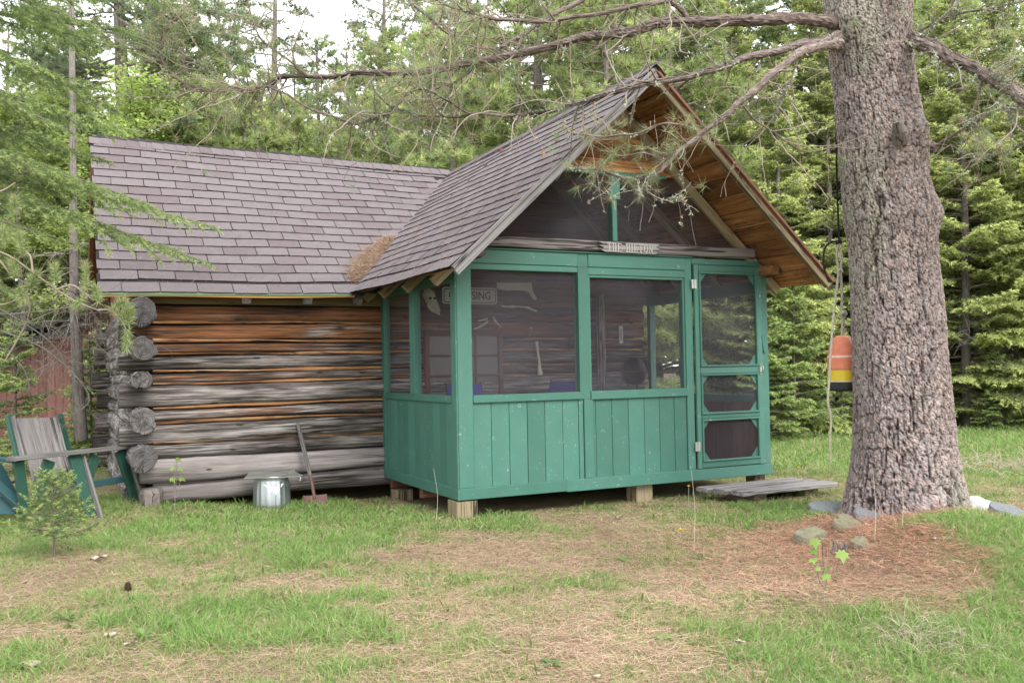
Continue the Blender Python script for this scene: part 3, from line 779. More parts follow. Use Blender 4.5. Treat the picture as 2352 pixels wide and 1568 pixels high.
# gable
o = put_log(front, (0.16, 0.03, 2.265), (3.33, 0.03, 2.26), 0.056, 0.06, 311, mat='log_pale', tone=0.2, name="tie_log", square=0.5, bow=0.004)
fbox("gable_stud", 1.615, 1.668, 2.318, 2.985, -0.02, 0.06); fbox("gable_stud_cleat", 1.588, 1.697, 2.72, 2.985, -0.034, -0.022)
fbox("gable_rail", 1.14, 1.613, 2.955, 2.987, -0.01, 0.05); fbox("gable_rail", 1.67, 2.26, 2.955, 2.987, -0.01, 0.05)
yg = 0.045
screen("gable_screen", [(0.20, yg, 2.31), (1.63, yg, 2.31), (1.63, yg, 2.96), (0.90, yg, 2.96)], front, seed=4)
screen("gable_screen", [(1.65, yg, 2.31), (3.25, yg, 2.31), (2.53, yg, 2.96), (1.65, yg, 2.96)], front, seed=5)
for k in range(5):
    z0 = 2.99 + 0.13 * k; hw = max(0.03, (3.72 - z0) * 1.08)
    part("gable_plank", box((1.705 - hw, 0.05, z0), (1.705 + hw, 0.07, z0 + 0.127)), M['soffit'], front)
put_log(front, (0.10, -0.30, 2.135), (0.10, 2.0, 2.135), 0.062, 0.062, 320, mat='log', tone=0.9, name="plate_log", bow=0.0)
put_log(front, (3.50, -0.17, 2.085), (3.50, 2.0, 2.085), 0.062, 0.062, 321, mat='log', tone=0.7, name="plate_log", bow=0.0)
part("beam_end", box((3.37, -0.20, 2.035), (3.485, 0.12, 2.125), ch=0.006, axis=1), M['soffit'], front)

# left side of the porch (x = 0)
ls = group_part("porch_side")
def sbox(name, y0, y1, z0, z1, x0=-0.02, x1=0.05, mat=None, ch=0.004):
    return part(name, box((x0, y0, z0), (x1, y1, z1), ch=ch), mat or G, ls)
sbox("corner_trim", -0.012, 0.10, 0.103, 1.99, -0.016, -0.001)
sbox("stud", 1.012, 1.150, 0.90, 1.99); sbox("rear_post", 1.940, 2.02, 0.10, 1.93)
sbox("skirt_board", -0.028, 2.02, 0.0, 0.100, -0.022, 0.0); sbox("sill_rail", 0.102, 1.938, 0.835, 0.900, -0.016, 0.06)
sbox("head_rail", 0.102, 1.938, 1.90, 1.99, -0.004, 0.05)
ys = np.linspace(0.102, 1.938, 12)
for a, b in zip(ys[:-1], ys[1:]): sbox("wall_board", a + 0.001, b - 0.001, 0.097, 0.838, 0.000 + 0.002 * r_.random(), 0.02, ch=0.0015)
for y0, y1, sd in ((0.10, 1.014, 7), (1.148, 1.942, 8)):
    screen("screen", [(0.02, y1, 0.9), (0.02, y0, 0.9), (0.02, y0, 1.91), (0.02, y1, 1.91)], ls, seed=sd, amp=0.012)

# right side (x = W): brown boards inside, a screened bay and an open one
rs = group_part("porch_far_side")
ys = np.linspace(0.09, 2.0, 14)
for a, b in zip(ys[:-1], ys[1:]): part("wall_board", box((W - 0.045, a + 0.002, -0.02), (W - 0.02, b - 0.002, 0.72)), M['brownboard'], rs)
part("outer_cladding", box((W - 0.018, 0.09, 0.0), (W - 0.002, 2.0, 0.74)), G, rs)
part("sill_rail", box((W - 0.06, 0.09, 0.722), (W, 2.0, 0.80)), G, rs)
part("stud", box((W - 0.08, 1.28, 0.802), (W - 0.005, 1.40, 1.86)), G, rs)
part("rear_post", box((W - 0.08, 1.985, 0.802), (W, 2.05, 1.86)), G, rs); part("head_rail", box((W - 0.08, 0.09, 1.862), (W, 2.05, 1.99)), G, rs)
part("inner_cap", box((W - 0.09, 0.10, 0.55), (W - 0.047, 1.9, 0.60)), M['soffit'], rs)
screen("screen", [(W - 0.03, 0.09, 0.80), (W - 0.03, 1.29, 0.80), (W - 0.03, 1.29, 1.865), (W - 0.03, 0.09, 1.865)], rs, seed=9)

# floor and posts it stands on
floor = group_part("porch_floor")
for k in range(18):
    x = 0.05 + k * 0.19
    part("floor_board", box((x, 0.03, 0.015), (x + 0.187, 2.0, 0.045)), M['brownboard'], floor)
for y in (0.08, 1.0, 1.9): part("floor_joist", box((0.02, y - 0.04, -0.10 if y > 0.5 else -0.0), (3.46, y + 0.04, 0.012)), M['brownboard'], floor)
for k, (x0, x1, y0, y1, zb) in enumerate([(-0.03, 0.165, -0.02, 0.2, -0.26), (1.87, 2.06, 0.06, 0.24, -0.30), (3.34, 3.47, 0.06, 0.22, -0.3), (0.02, 0.2, 1.72, 1.92, -0.40), (3.2, 3.4, 1.7, 1.9, -0.4)]):
    part("foundation_block", box((x0, y0, zb), (x1, y1, -0.012 if y0 < 1 else -0.11), ch=0.008, axis=2), M['block'], floor)

# screen door
door = group_part("screen_door")
def dbox(name, x0, x1, z0, z1, y0=-0.030, y1=0.0, mat=None, ch=0.004):
    return part(name, box((x0, y0, z0), (x1, y1, z1), ch=ch), mat or G, door)
X0, X1 = 2.548, 3.400
dbox("stile", X0, 2.600, 0.108, 2.124); dbox("stile", 3.335, X1, 0.108, 2.124)
dbox("rail", 2.602, 3.333, 2.058, 2.124); dbox("rail", 2.602, 3.333, 1.040, 1.105); dbox("rail", 2.602, 3.333, 0.592, 0.634); dbox("rail", 2.602, 3.333, 0.108, 0.165)
for z0, z1, sd in ((1.107, 2.056, 21), (0.636, 1.038, 22), (0.167, 0.590, 23)):
    fscreen(2.600, 3.335, z0, z1, -0.008, door, sd)
    xm0, xm1 = 2.602, 3.333
    for a in (((xm0, z0), (xm1, z0)), ((xm0, z1), (xm1, z1))):
        s = 0.010 if a[0][1] == z0 else -0.010
        dbox("moulding", xm0, xm1, *(sorted((a[0][1], a[0][1] + 2 * s))), -0.042, -0.012)
    dbox("moulding", xm0, xm0 + 0.018, z0 + 0.021, z1 - 0.021, -0.042, -0.012); dbox("moulding", xm1 - 0.018, xm1, z0 + 0.021, z1 - 0.021, -0.042, -0.012)
    for cx, sx in ((xm0 + 0.018, 1), (xm1 - 0.018, -1)):
        for cz, sz in ((z0 + 0.02, 1), (z1 - 0.02, -1)):
            v = np.array([(cx, -0.014, cz), (cx + sx * 0.085, -0.014, cz), (cx, -0.014, cz + sz * 0.105)]); v2 = v + [0, 0.005, 0]
            f = [[0, 1, 2], [5, 4, 3]]; q = [[0, 3, 4, 1], [1, 4, 5, 2], [2, 5, 3, 0]]
            if sx * sz < 0: f = [x[::-1] for x in f]; q = [x[::-1] for x in q]
            mb = MB().add(np.concatenate([v, v2]), f, np.concatenate([v, v2])); mb.add(np.concatenate([v, v2]), q)
            part("corner_gusset", mb, G, door)
for z in (1.93, 0.325):
    h = MB(); box((2.512, -0.036, z - 0.045), (2.535, -0.031, z + 0.045), h, ch=0.001); box((2.548, -0.036, z - 0.045), (2.572, -0.031, z + 0.045), h, ch=0.001)
    tube([(2.5415, -0.036, z - 0.045), (2.5415, -0.036, z + 0.045)], 0.006, 8, h)
    part("hinge", h, M['tin'], door)
hd = tube(spline([(3.365, -0.032, 1.115), (3.365, -0.062, 1.10), (3.367, -0.065, 1.06), (3.365, -0.034, 1.03)], 14), 0.006, 8); box((3.355, -0.036, 1.02), (3.377, -0.031, 1.12), hd, ch=0.001)
part("door_handle", hd, M['tin'], door)
part("turn_latch", prism((3.408, -0.026, 1.42), (3.432, -0.026, 1.25), 0.045, 0.02, (1, 0, 0)), G, front)
part("screw_eye", tube(spline([(3.37, -0.034, 1.815), (3.376, -0.04, 1.825), (3.37, -0.034, 1.835)], 8), 0.004, 6), M['white'], door)

# window in the log wall behind the porch
win = group_part("cabin_window"); wy = 1.965
xa, xb, za, zb = 0.50, 1.33, 0.84, 1.50
part("window_frame", box((xa - 0.05, wy - 0.02, zb), (xb + 0.05, wy + 0.05, zb + 0.06), box((xa - 0.05, wy - 0.02, za - 0.05), (xb + 0.05, wy + 0.05, za))), M['brownboard'], win)
for x in (xa - 0.05, xb): part("window_jamb", box((x, wy - 0.02, za), (x + 0.05, wy + 0.05, zb)), M['brownboard'], win)
for k in range(3):
    for j in range(3):
        part("pane", box((xa + (xb - xa) * k / 3, wy + 0.012, za + (zb - za) * j / 3), (xa + (xb - xa) * (k + 1) / 3 - 0.004, wy + 0.018, za + (zb - za) * (j + 1) / 3 - 0.004), ch=0), M['pane'], win)
for k in (1, 2):
    part("muntin", box((xa + (xb - xa) * k / 3 - 0.012, wy - 0.008, za), (xa + (xb - xa) * k / 3 + 0.012, wy + 0.01, zb)), M['brownboard'], win)
    part("muntin", box((xa, wy - 0.009, za + (zb - za) * k / 3 - 0.012), (xb, wy + 0.009, za + (zb - za) * k / 3 + 0.012)), M['brownboard'], win)

# ------------------------------------------------------------------ things on and in the porch
def text_mb(txt, size, depth, to_world, bold=0.0, squeeze=1.0):
    cu = bpy.data.curves.new("lettering", 'FONT'); cu.body = txt; cu.size = size; cu.extrude = depth; cu.offset = bold
    cu.align_x = 'CENTER'; cu.align_y = 'CENTER'; cu.resolution_u = 3
    ob = bpy.data.objects.new("lettering", cu); scene.collection.objects.link(ob)
    dg = bpy.context.evaluated_depsgraph_get(); me = ob.evaluated_get(dg).to_mesh()
    co = np.array([v.co[:] for v in me.vertices]); co[:, 0] *= squeeze
    tri = []
    me.calc_loop_triangles(); tri = np.array([t.vertices[:] for t in me.loop_triangles])
    mb = MB().add(to_world(co), tri, co)
    ob.evaluated_get(dg).to_mesh_clear(); bpy.data.objects.remove(ob); bpy.data.curves.remove(cu)
    return mb

# name plaque on the tie log: a split board with ragged ends and raised letters
pq = thing("name_plaque", (1.785, -0.06, 2.255), "weathered grey wooden plaque reading THE HILTON above the porch windows", "sign")
xs = np.array([-.355, -.30, -.345, -.285, -.33, -.27, .285, .33, .29, .345, .30, .345]); zs = np.array([.048, .028, .012, -.008, -.026, -.05, -.052, -.036, -.016, -.002, .018, .046])
v = np.stack([1.785 + xs, np.full(12, -0.052), 2.256 + zs], 1); v2 = v + [0, 0.022, 0]; n = 12
mb = MB().add(np.concatenate([v, v2]), [[i, (i + 1) % n, n + (i + 1) % n, n + i] for i in range(n)], np.concatenate([v, v2]) - [1.785, 0, 2.25])
cen = np.array([[1.785 - .2, -.052, 2.256], [1.785 + .2, -.052, 2.256]])
mb.add(np.concatenate([v, cen]), [[0, 1, 12], [1, 2, 12], [2, 3, 12], [3, 4, 12], [4, 5, 12], [6, 7, 13], [7, 8, 13], [8, 9, 13], [9, 10, 13], [10, 11, 13], [5, 6, 13], [5, 13, 12], [11, 0, 12], [11, 12, 13]], np.concatenate([v, cen]) - [1.785, 0, 2.25])
obj("board", mb, M['plank'], pq)
def letters(txt, x0, z0, h, w, y, par, mat):
    """raised roman capitals with slab serifs, built stroke by stroke"""
    st, sf = h * .17, h * .10; x = x0
    V = lambda mb, xx, t=st, z1=0.0, z2=1.0: box((xx - t / 2, y - .008, z0 + h * z1), (xx + t / 2, y, z0 + h * z2), mb, ch=.001)
    Hh = lambda mb, xa, xb, zz, t=sf: box((xa, y - .0075, z0 + h * zz - t / 2), (xb, y, z0 + h * zz + t / 2), mb, ch=.001)
    for c in txt:
        if c == ' ': x += w * .8; continue
        mb = MB(); ser = lambda xx: (Hh(mb, xx - st * .95, xx + st * .95, .03), Hh(mb, xx - st * .95, xx + st * .95, .97)); ww = w
        if c == 'I': ww = w * .45; V(mb, x + ww / 2); ser(x + ww / 2)
        elif c == 'T': V(mb, x + w / 2); Hh(mb, x, x + w, .96); Hh(mb, x + w / 2 - st, x + w / 2 + st, .03); V(mb, x + st * .25, st * .5, .78, 1); V(mb, x + w - st * .25, st * .5, .78, 1)
        elif c == 'H': V(mb, x + st * .8); V(mb, x + w - st * .8); Hh(mb, x + st, x + w - st, .5); ser(x + st * .8); ser(x + w - st * .8)
        elif c == 'E': V(mb, x + st * .8); Hh(mb, x, x + w * .95, .04); Hh(mb, x, x + w * .95, .96); Hh(mb, x + st, x + w * .7, .5); V(mb, x + w * .9, st * .5, .78, 1); V(mb, x + w * .9, st * .5, 0, .22)
        elif c == 'L': V(mb, x + st * .8); Hh(mb, x, x + w * .95, .04); Hh(mb, x, x + st * 1.7, .97); V(mb, x + w * .9, st * .5, 0, .25)
        elif c == 'N': V(mb, x + st * .7, st * .7); V(mb, x + w - st * .6, st * .7); prism((x + st * .7, y - .005, z0 + h * .95), (x + w - st * .6, y - .005, z0 + h * .05), st, .008, (1, 0, 0), .001, mb); Hh(mb, x - st * .2, x + st * 1.5, .97); Hh(mb, x - st * .2, x + st * 1.5, .03); Hh(mb, x + w - st * 1.5, x + w + st * .3, .97)
        elif c == 'O':
            a = np.linspace(0, 2 * np.pi, 20, endpoint=False); o_ = np.stack([x + w / 2 + w * .5 * np.cos(a), np.full(20, y - .008), z0 + h * .5 + h * .52 * np.sin(a)], 1); i_ = np.stack([x + w / 2 + w * .24 * np.cos(a), np.full(20, y - .008), z0 + h * .5 + h * .38 * np.sin(a)], 1); k = np.arange(20)
            Vv = np.concatenate([o_, i_, o_ + [0, .008, 0], i_ + [0, .008, 0]]); q = lambda A, B: np.stack([A + k, A + (k + 1) % 20, B + (k + 1) % 20, B + k], 1); mb.add(Vv, np.concatenate([q(0, 20), q(40, 0), q(20, 60)]), Vv)
        obj("letter", mb, mat, par); x += ww + w * .18
letters("THE HILTON", 1.785 - .262, 2.253 - .041, .082, .0485, -0.052, pq, M['letter'])

# traffic plate on the log wall
sg = thing("traffic_sign", (0.985, 1.965, 1.94), "white metal CROSSING plate half hidden behind the porch corner post", "sign")
def rrect(w, h, r, n=6):
    pts = []
    for cx, cz, a0 in ((w / 2 - r, h / 2 - r, 0), (-w / 2 + r, h / 2 - r, 90), (-w / 2 + r, -h / 2 + r, 180), (w / 2 - r, -h / 2 + r, 270)):
        for k in range(n + 1):
            a = math.radians(a0 + 90 * k / n); pts.append((cx + r * math.cos(a), cz + r * math.sin(a)))
    return np.array(pts)
def plate(prof, y0, y1, cx, cz, mat, name, par):
    n = len(prof); a = np.stack([cx + prof[:, 0], np.full(n, y0), cz + prof[:, 1]], 1); b = a + [0, y1 - y0, 0]
    mb = MB().add(np.concatenate([a, b]), [[(i + 1) % n, i, n + i, n + (i + 1) % n] for i in range(n)], np.concatenate([a, b])); mb.add(a, [list(range(n))], a); mb.add(b, [list(range(n))[::-1]], b)
    return obj(name, mb, mat, par)
plate(rrect(.66, .185, .03), 1.945, 1.948, .985, 1.94, M['white'], "plate", sg)
o_, i_ = rrect(.63, .155, .024), rrect(.612, .137, .02); n = len(o_)
v = np.concatenate([np.stack([.985 + q[:, 0], np.full(n, 1.9425), 1.94 + q[:, 1]], 1) for q in (o_, i_)])
obj("border", MB().add(v, [[i, (i + 1) % n, n + (i + 1) % n, n + i] for i in range(n)]), M['black'], sg)
obj("lettering", text_mb("CROSSING", 0.125, 0.001, lambda c: np.stack([.985 + c[:, 0], 1.943 - c[:, 2], 1.94 + c[:, 1]], 1), 0.001, 0.86), M['black'], sg)

def skin_blob(name, pts, mat, label, cat, n=10, group=None):
    """a bone-like lathe along a path: list of (point, radius)"""
    p = np.array([q for q, _ in pts], float); r = np.array([k for _, k in pts], float); m = max(10, 5 * len(p))
    o = obj(name, tube(spline(p, m), np.interp(np.linspace(0, 1, m), np.linspace(0, 1, len(r)), r), n), mat, None, True); tag(o, label, cat, group); return o
# animal skull: cranium, long muzzle, eye sockets, jaw
sk = thing("animal_skull", (0.5, 1.93, 1.87), "pale animal skull hung on the log wall left of the white plate", "skull")
obj("cranium", tube(spline([(0.46, 1.9, 2.0), (0.475, 1.89, 1.94), (0.50, 1.88, 1.88), (0.545, 1.87, 1.80), (0.575, 1.87, 1.75)], 16), np.interp(np.linspace(0, 1, 16), [0, .2, .45, .7, 1], [.035, .068, .062, .045, .028]), 12), M['bone'], sk, True)
for y, x in ((1.835, 0.52), (1.84, 0.47)): obj("eye_socket", lathe([(0.0, -.012), (.016, -.008), (.02, 0.004), (.012, .012), (0, .012)], 10, (x, y - 0.006, 1.895)), M['black'], sk, True)
obj("jaw", tube(spline([(0.47, 1.88, 1.86), (0.475, 1.87, 1.80), (0.52, 1.865, 1.76), (0.56, 1.86, 1.74)], 12), [.022] * 4 + [.016] * 4 + [.012] * 4, 8), M['bone'], sk, True)
for k in range(4): obj("tooth", prism((0.555 + .009 * k, 1.85, 1.755 - .004 * k), (0.557 + .009 * k, 1.85, 1.728 - .004 * k), .007, .007), M['bone'], sk)

skin_blob("long_bone", [((1.80, 1.93, 1.43), .024), ((1.80, 1.93, 1.40), .018), ((1.815, 1.93, 1.30), .013), ((1.83, 1.93, 1.20), .014), ((1.825, 1.92, 1.11), .024), ((1.835, 1.92, 1.06), .034), ((1.84, 1.92, 1.045), .026)], M['bone'], "long pale leg bone hanging upright on the log wall", "bone")
skin_blob("horizontal_bone", [((1.36, 1.93, 1.83), .016), ((1.42, 1.93, 1.825), .010), ((1.50, 1.93, 1.825), .019), ((1.56, 1.93, 1.825), .010), ((1.66, 1.93, 1.82), .011), ((1.70, 1.93, 1.815), .018), ((1.76, 1.93, 1.79), .012), ((1.81, 1.93, 1.775), .015)], M['bone'], "knobby pale bone nailed level beside the white plate", "bone")
# moose-like shoulder blade near the window top
v = np.array([(1.30, 2.09), (1.30, 2.02), (1.42, 2.005), (1.56, 2.01), (1.66, 2.005), (1.70, 1.985), (1.74, 1.925), (1.78, 1.90), (1.80, 1.925), (1.755, 1.99), (1.74, 2.06), (1.735, 2.10)])
plate((v - [1.55, 2.0])[::-1] * [1, 1], 1.90, 1.915, 1.55, 2.0, M['bone'], "shoulder_blade", None)
tag(bpy.context.scene.objects["shoulder_blade"], "flat yellowish shoulder blade bone high behind the first front screen", "bone")
for k, pts in enumerate(([((1.02, 1.93, 1.575), .006), ((1.10, 1.93, 1.60), .012), ((1.19, 1.92, 1.66), .014)], [((1.07, 1.93, 1.66), .006), ((1.12, 1.93, 1.67), .010), ((1.18, 1.92, 1.685), .010)], [((1.25, 1.92, 1.71), .006), ((1.28, 1.93, 1.66), .016), ((1.36, 1.93, 1.585), .006)])):
    skin_blob("antler_tine", pts, M['bone'], ["lower left pale tine above the cabin window", "thin upper tine above the cabin window", "pale tine slanting right above the cabin window"][k], "antler", 8, "pale tines above the cabin window")
th = thing("thermometer", (2.95, 1.95, 1.5), "narrow white thermometer strip on the dark log corner inside the porch", "thermometer")
plate(rrect(.05, .21, .014), 1.93, 1.94, 2.95, 1.505, M['white'], "plate", th)
obj("tube", prism((2.95, 1.926, 1.43), (2.95, 1.926, 1.58), .008, .006), M['rust'], th)
for k in range(8): obj("tick", prism((2.932, 1.9285, 1.44 + .018 * k), (2.942, 1.9285, 1.44 + .018 * k), .004, .002), M['black'], th)
hk = obj("coat_hook", tube(spline([(1.70, 1.95, 1.56), (1.71, 1.91, 1.585), (1.73, 1.90, 1.57), (1.72, 1.91, 1.54), (1.715, 1.94, 1.50)], 16), .006, 8), M['tin'], None, True)
tag(hk, "small metal coat hook on the log wall above the bone", "hook")
post = put_log(cabin, (2.66, 1.93, 0.05), (2.66, 1.93, 1.98), .055, .065, 340, tone=0.35, name="inside_post")

def camp_chair(x, y, rz, label, tilt):
    c, s = math.cos(rz), math.sin(rz); T = lambda q: np.array([x + c * q[0] - s * q[1], y + s * q[0] + c * q[1], 0.045 + q[2]])
    t = thing("folding_chair", (x, y, 0.045), label, "chair", "blue camp chairs in the porch")
    def cloth(name, quad, bulge):
        s_, t_ = np.meshgrid(np.linspace(0, 1, 8), np.linspace(0, 1, 8), indexing='ij'); q = np.array([T(k) for k in quad])
        v = (q[0] * (1 - s_[..., None]) + q[1] * s_[..., None]) * (1 - t_[..., None]) + (q[3] * (1 - s_[..., None]) + q[2] * s_[..., None]) * t_[..., None]
        nn = nrm(np.cross(q[1] - q[0], q[3] - q[0])); v = v + nn * (bulge * np.sin(np.pi * s_) * (0.4 + 0.6 * np.sin(np.pi * t_)))[..., None]
        idx = np.arange(64).reshape(8, 8); f = np.stack([idx[:-1, :-1], idx[1:, :-1], idx[1:, 1:], idx[:-1, 1:]], -1).reshape(-1, 4)
        v = v.reshape(-1, 3); mb = MB().add(v, f, v); mb.add(v + nn * 0.006, f[:, ::-1], v); obj(name, mb, M['blue'], t, True)
    cloth("backrest", [(-.25, .22, .40), (.25, .22, .40), (.23, .32 + tilt, .93), (-.23, .32 + tilt, .93)], -.03)
    cloth("seat", [(-.25, -.22, .43), (.25, -.22, .43), (.25, .22, .38), (-.25, .22, .38)], .03)
    for a in (-1, 1):
        obj("leg", tube([T((a * .27, -.25, 0)), T((a * .26, .22, .40))], .010, 8), M['black'], t); obj("leg", tube([T((a * .27, .27, 0)), T((a * .26, -.22, .44))], .010, 8), M['black'], t)
        obj("back_pole", tube([T((a * .25, .22, .35)), T((a * .235, .325 + tilt, .95))], .010, 8), M['black'], t)
        obj("armrest", tube([T((a * .29, -.25, .62)), T((a * .27, .26, .60))], .016, 8), M['blue'], t)
        obj("arm_post", tube([T((a * .27, -.22, .43)), T((a * .29, -.24, .62))], .010, 8), M['black'], t)
camp_chair(0.62, 0.72, 0.35, "blue folding camp chair in the porch behind the corner post", 0.02)
camp_chair(1.62, 1.35, -1.15, "dark blue folding camp chair side-on below the long bone", 0.05)
# covered round grill in the dark corner
gr = thing("kettle_grill", (3.02, 1.78, 0.045), "small dark kettle grill in the porch corner by the opening", "grill")
obj("bowl", lathe([(0.0, .60), (.08, .61), (.13, .66), (.15, .74), (.148, .76)], 24, (3.02, 1.78, 0.3)), M['black'], gr, True)
obj("lid", lathe([(.152, .765), (.14, .82), (.11, .88), (.06, .92), (0, .925)], 24, (3.02, 1.78, 0.3)), M['black'], gr, True)
for k in range(3):
    a = 2.1 * k + 0.5; obj("leg", tube([(3.02 + .07 * math.cos(a), 1.78 + .07 * math.sin(a), .92), (3.02 + .15 * math.cos(a), 1.78 + .15 * math.sin(a), .045)], .010, 8), M['black'], gr)

# ------------------------------------------------------------------ step in front of the door
st = thing("door_step", (2.95, -0.45, -0.17), "low grey plank step lying on a block before the screen door", "step")
z = -0.075
quad = [(2.50, -0.10), (3.55, -0.18), (3.60, -0.62), (2.72, -0.60)]
lo, hi = np.array([[2.42, -0.10], [2.60, -0.66]]), np.array([[3.62, -0.12], [3.75, -0.68]])
for k in range(3):
    a0, a1 = lo[0] + (lo[1] - lo[0]) * (k + .5) / 3, hi[0] + (hi[1] - hi[0]) * (k + .5) / 3
    obj("plank", prism((a0[0], a0[1], z), (a1[0], a1[1], z + 0.012), 0.182, 0.042, None, 0.006), M['plank'], st)
for x in (2.75, 3.4): obj("support_block", box((x, -0.58, -0.26), (x + 0.16, -0.2, z - 0.018), ch=0.008), M['block'], st)
# ------------------------------------------------------------------ things along the log wall
# trash can, fluted, standing on its rim
tc = thing("trash_can", (-1.26, 1.66, -0.2), "small fluted galvanised trash can standing by the log wall", "trash can")
cx, cy = -1.265, 1.665
flute = lambda a, z: 1 + 0.022 * np.clip(np.sin(18 * a), -0.6, 1) * smooth(-0.185, -0.14, z) * smooth(0.10, 0.05, z)
obj("body", lathe([(0.15, -0.205), (0.165, -0.205), (0.170, -0.190), (0.166, -0.178), (0.176, -0.165), (0.176, -0.13), (0.172, -0.05), (0.166, 0.04), (0.162, 0.09), (0.160, 0.128), (0.165, 0.135), (0.155, 0.137), (0.0, 0.137)], 108, (cx, cy, 0.005), rmod=flute), M['steel'], tc, True)
obj("base_ring", lathe([(0.168, -0.212), (0.176, -0.208), (0.176, -0.196), (0.168, -0.192)], 40, (cx, cy, 0.005)), M['steel'], tc, True)
v = np.array([(0, 0), (.10, .012), (.115, .03), (.06, -.03), (.03, -.075), (0.0, -.035), (-.05, -.06), (-.03, -.02), (-.10, .035)])
ang = v[:, 0] / 0.17 - 1.72
w3 = np.stack([cx + 0.171 * np.cos(ang), cy + 0.171 * np.sin(ang), 0.045 + v[:, 1]], 1)
obj("torn_sticker", MB().add(w3, [[0, 8, 7, 6], [0, 6, 5, 4], [0, 4, 3, 2]]), M['white'], tc)
# a bent sheet lying over it
lid = thing("metal_sheet", (-1.27, 1.68, 0.14), "bent dull metal sheet lying flat on top of the trash can", "sheet metal")
s_, t_ = np.meshgrid(np.linspace(0, 1, 12), np.linspace(0, 1, 8), indexing='ij')
X = -1.525 + 0.52 * s_ + 0.10 * (t_ - 0.3) * (1 - s_); Y = 1.50 + 0.34 * t_; Z = 0.150 + 0.004 * np.sin(s_ * 9) - 0.02 * s_ + 0.022 * smooth(.9, 1, t_) + 0.012 * smooth(.92, 1., s_)
idx = np.arange(96).reshape(12, 8); f = np.stack([idx[:-1, :-1], idx[1:, :-1], idx[1:, 1:], idx[:-1, 1:]], -1).reshape(-1, 4)
V = np.stack([X, Y, Z], -1).reshape(-1, 3); mb = MB().add(V, f, V); mb.add(V - [0, 0, .008], f[:, ::-1], V)
rim = np.concatenate([idx[0, :], idx[1:, -1], idx[-1, -2::-1], idx[-2:0:-1, 0]]); n = len(rim)
mb.add(np.concatenate([V[rim], V[rim] - [0, 0, .008]]), [[i, (i + 1) % n, n + (i + 1) % n, n + i] for i in range(n)])
obj("sheet", mb, M['dullsteel'], lid)
obj("bail_handle", tube(spline([(-1.03, 1.52, 0.135), (-1.02, 1.51, 0.11), (-1.025, 1.51, 0.085), (-1.035, 1.51, 0.10)], 12), 0.006, 8), M['tin'], lid, True)

sh = thing("shovel", (-0.85, 1.66, -0.2), "rusty spade with grey wooden handle leaning on the log wall", "shovel")
obj("handle", tube([(-0.935, 1.972, 0.615), (-0.931, 1.962, 0.59), (-0.895, 1.87, 0.33), (-0.862, 1.785, 0.10)], [0.014, 0.021, 0.0215, 0.0205], 12), M['plank'], sh, True)
obj("socket", tube(spline([(-0.864, 1.79, 0.115), (-0.857, 1.765, 0.05), (-0.850, 1.73, -0.02), (-0.848, 1.695, -0.085), (-0.847, 1.675, -0.12)], 14), np.linspace(0.0185, 0.015, 14), 12), M['rust'], sh, True)
s_, t_ = np.meshgrid(np.linspace(-1, 1, 13), np.linspace(0, 1, 10), indexing='ij')
wd = 0.118 * (1 - 0.35 * t_ ** 3)
X = -0.845 + s_ * wd + 0.012 * t_; Y = 1.682 - 0.05 * t_ - 0.030 * (s_ ** 2 - 0.4); Z = -0.10 - 0.185 * t_ + 0.020 * np.abs(s_) ** 1.5 * (1 - t_) - 0.02 * (1 - np.abs(s_)) * (t_ - 0.5) + 0.012 * np.exp(-(s_ / .18) ** 2) * (1 - t_)
Y = Y - 0.012 * np.exp(-(s_ / .15) ** 2) * (1 - t_)
idx = np.arange(130).reshape(13, 10); f = np.stack([idx[:-1, :-1], idx[1:, :-1], idx[1:, 1:], idx[:-1, 1:]], -1).reshape(-1, 4)
V = np.stack([X, Y, Z], -1).reshape(-1, 3); mb = MB().add(V, f[:, ::-1], V); mb.add(V + [0, .004, 0], f, V)
obj("blade", mb, M['rust'], sh, True)

# ------------------------------------------------------------------ old wooden seats at the left
dq = lambda u: 1.0 / (0.12987 - 6.03e-5 * (u - 30))
Q = lambda u, v, o=0.0: P(u, v, dq(u) + o)
lat = RGT
plane_t = nrm(Q(310, 1026) - Q(30, 1055)); plane_n = nrm(np.cross(plane_t, [0, 0, 1.]))
seat = thing("wooden_seat", tuple(spot(170, 1195)) + (-0.17,), "old green slanted wooden garden seat with bare grey plank back", "chair")
def bar(name, a, b, w, h, mat, par=None, side_=None, **k): return obj(name, prism(a, b, w, h, plane_t if side_ is None else side_, **k), mat, par or seat)
GO, PK = M['green_old'], M['plank']
bar("arm_rail", Q(26, 1054, -.02), Q(322, 1022, -.02), 0.13, 0.032, PK, side_=plane_n)
bar("front_leg", Q(170, 1046), P(218, 1208, 8.12), 0.125, 0.04, GO); bar("front_leg", Q(277, 1034), P(326, 1180, 8.86), 0.125, 0.04, GO)
bar("leg_edge", Q(190, 1046, -.02), P(238, 1212, 8.1), 0.022, 0.05, PK); bar("leg_edge", Q(292, 1036, -.02), P(338, 1184, 8.84), 0.026, 0.05, PK)
bar("rear_leg", Q(42, 1060), P(58, 1180, 7.9), 0.085, 0.04, GO)
bar("brace", Q(113, 1057), P(84, 1142, dq(84)), 0.11, 0.035, GO); bar("brace", Q(219, 1046), P(200, 1100, dq(200)), 0.10, 0.035, GO)
bar("seat_rail", Q(206, 1113), Q(308, 1095), 0.06, 0.035, M['teal_old'], side_=(0, 0, 1)); bar("seat_rail", Q(84, 1136, .12), Q(180, 1117, .1), 0.06, 0.05, PK, side_=(0, 0, 1))
bar("stretcher", P(150, 1170, 8.6), P(300, 1178, 9.1), 0.07, 0.04, GO, side_=(0, 0, 1))
b0 = [P(37, 961, 8.22), P(131, 959, 8.62), P(170, 1096, 8.5), P(76, 1102, 8.1)]
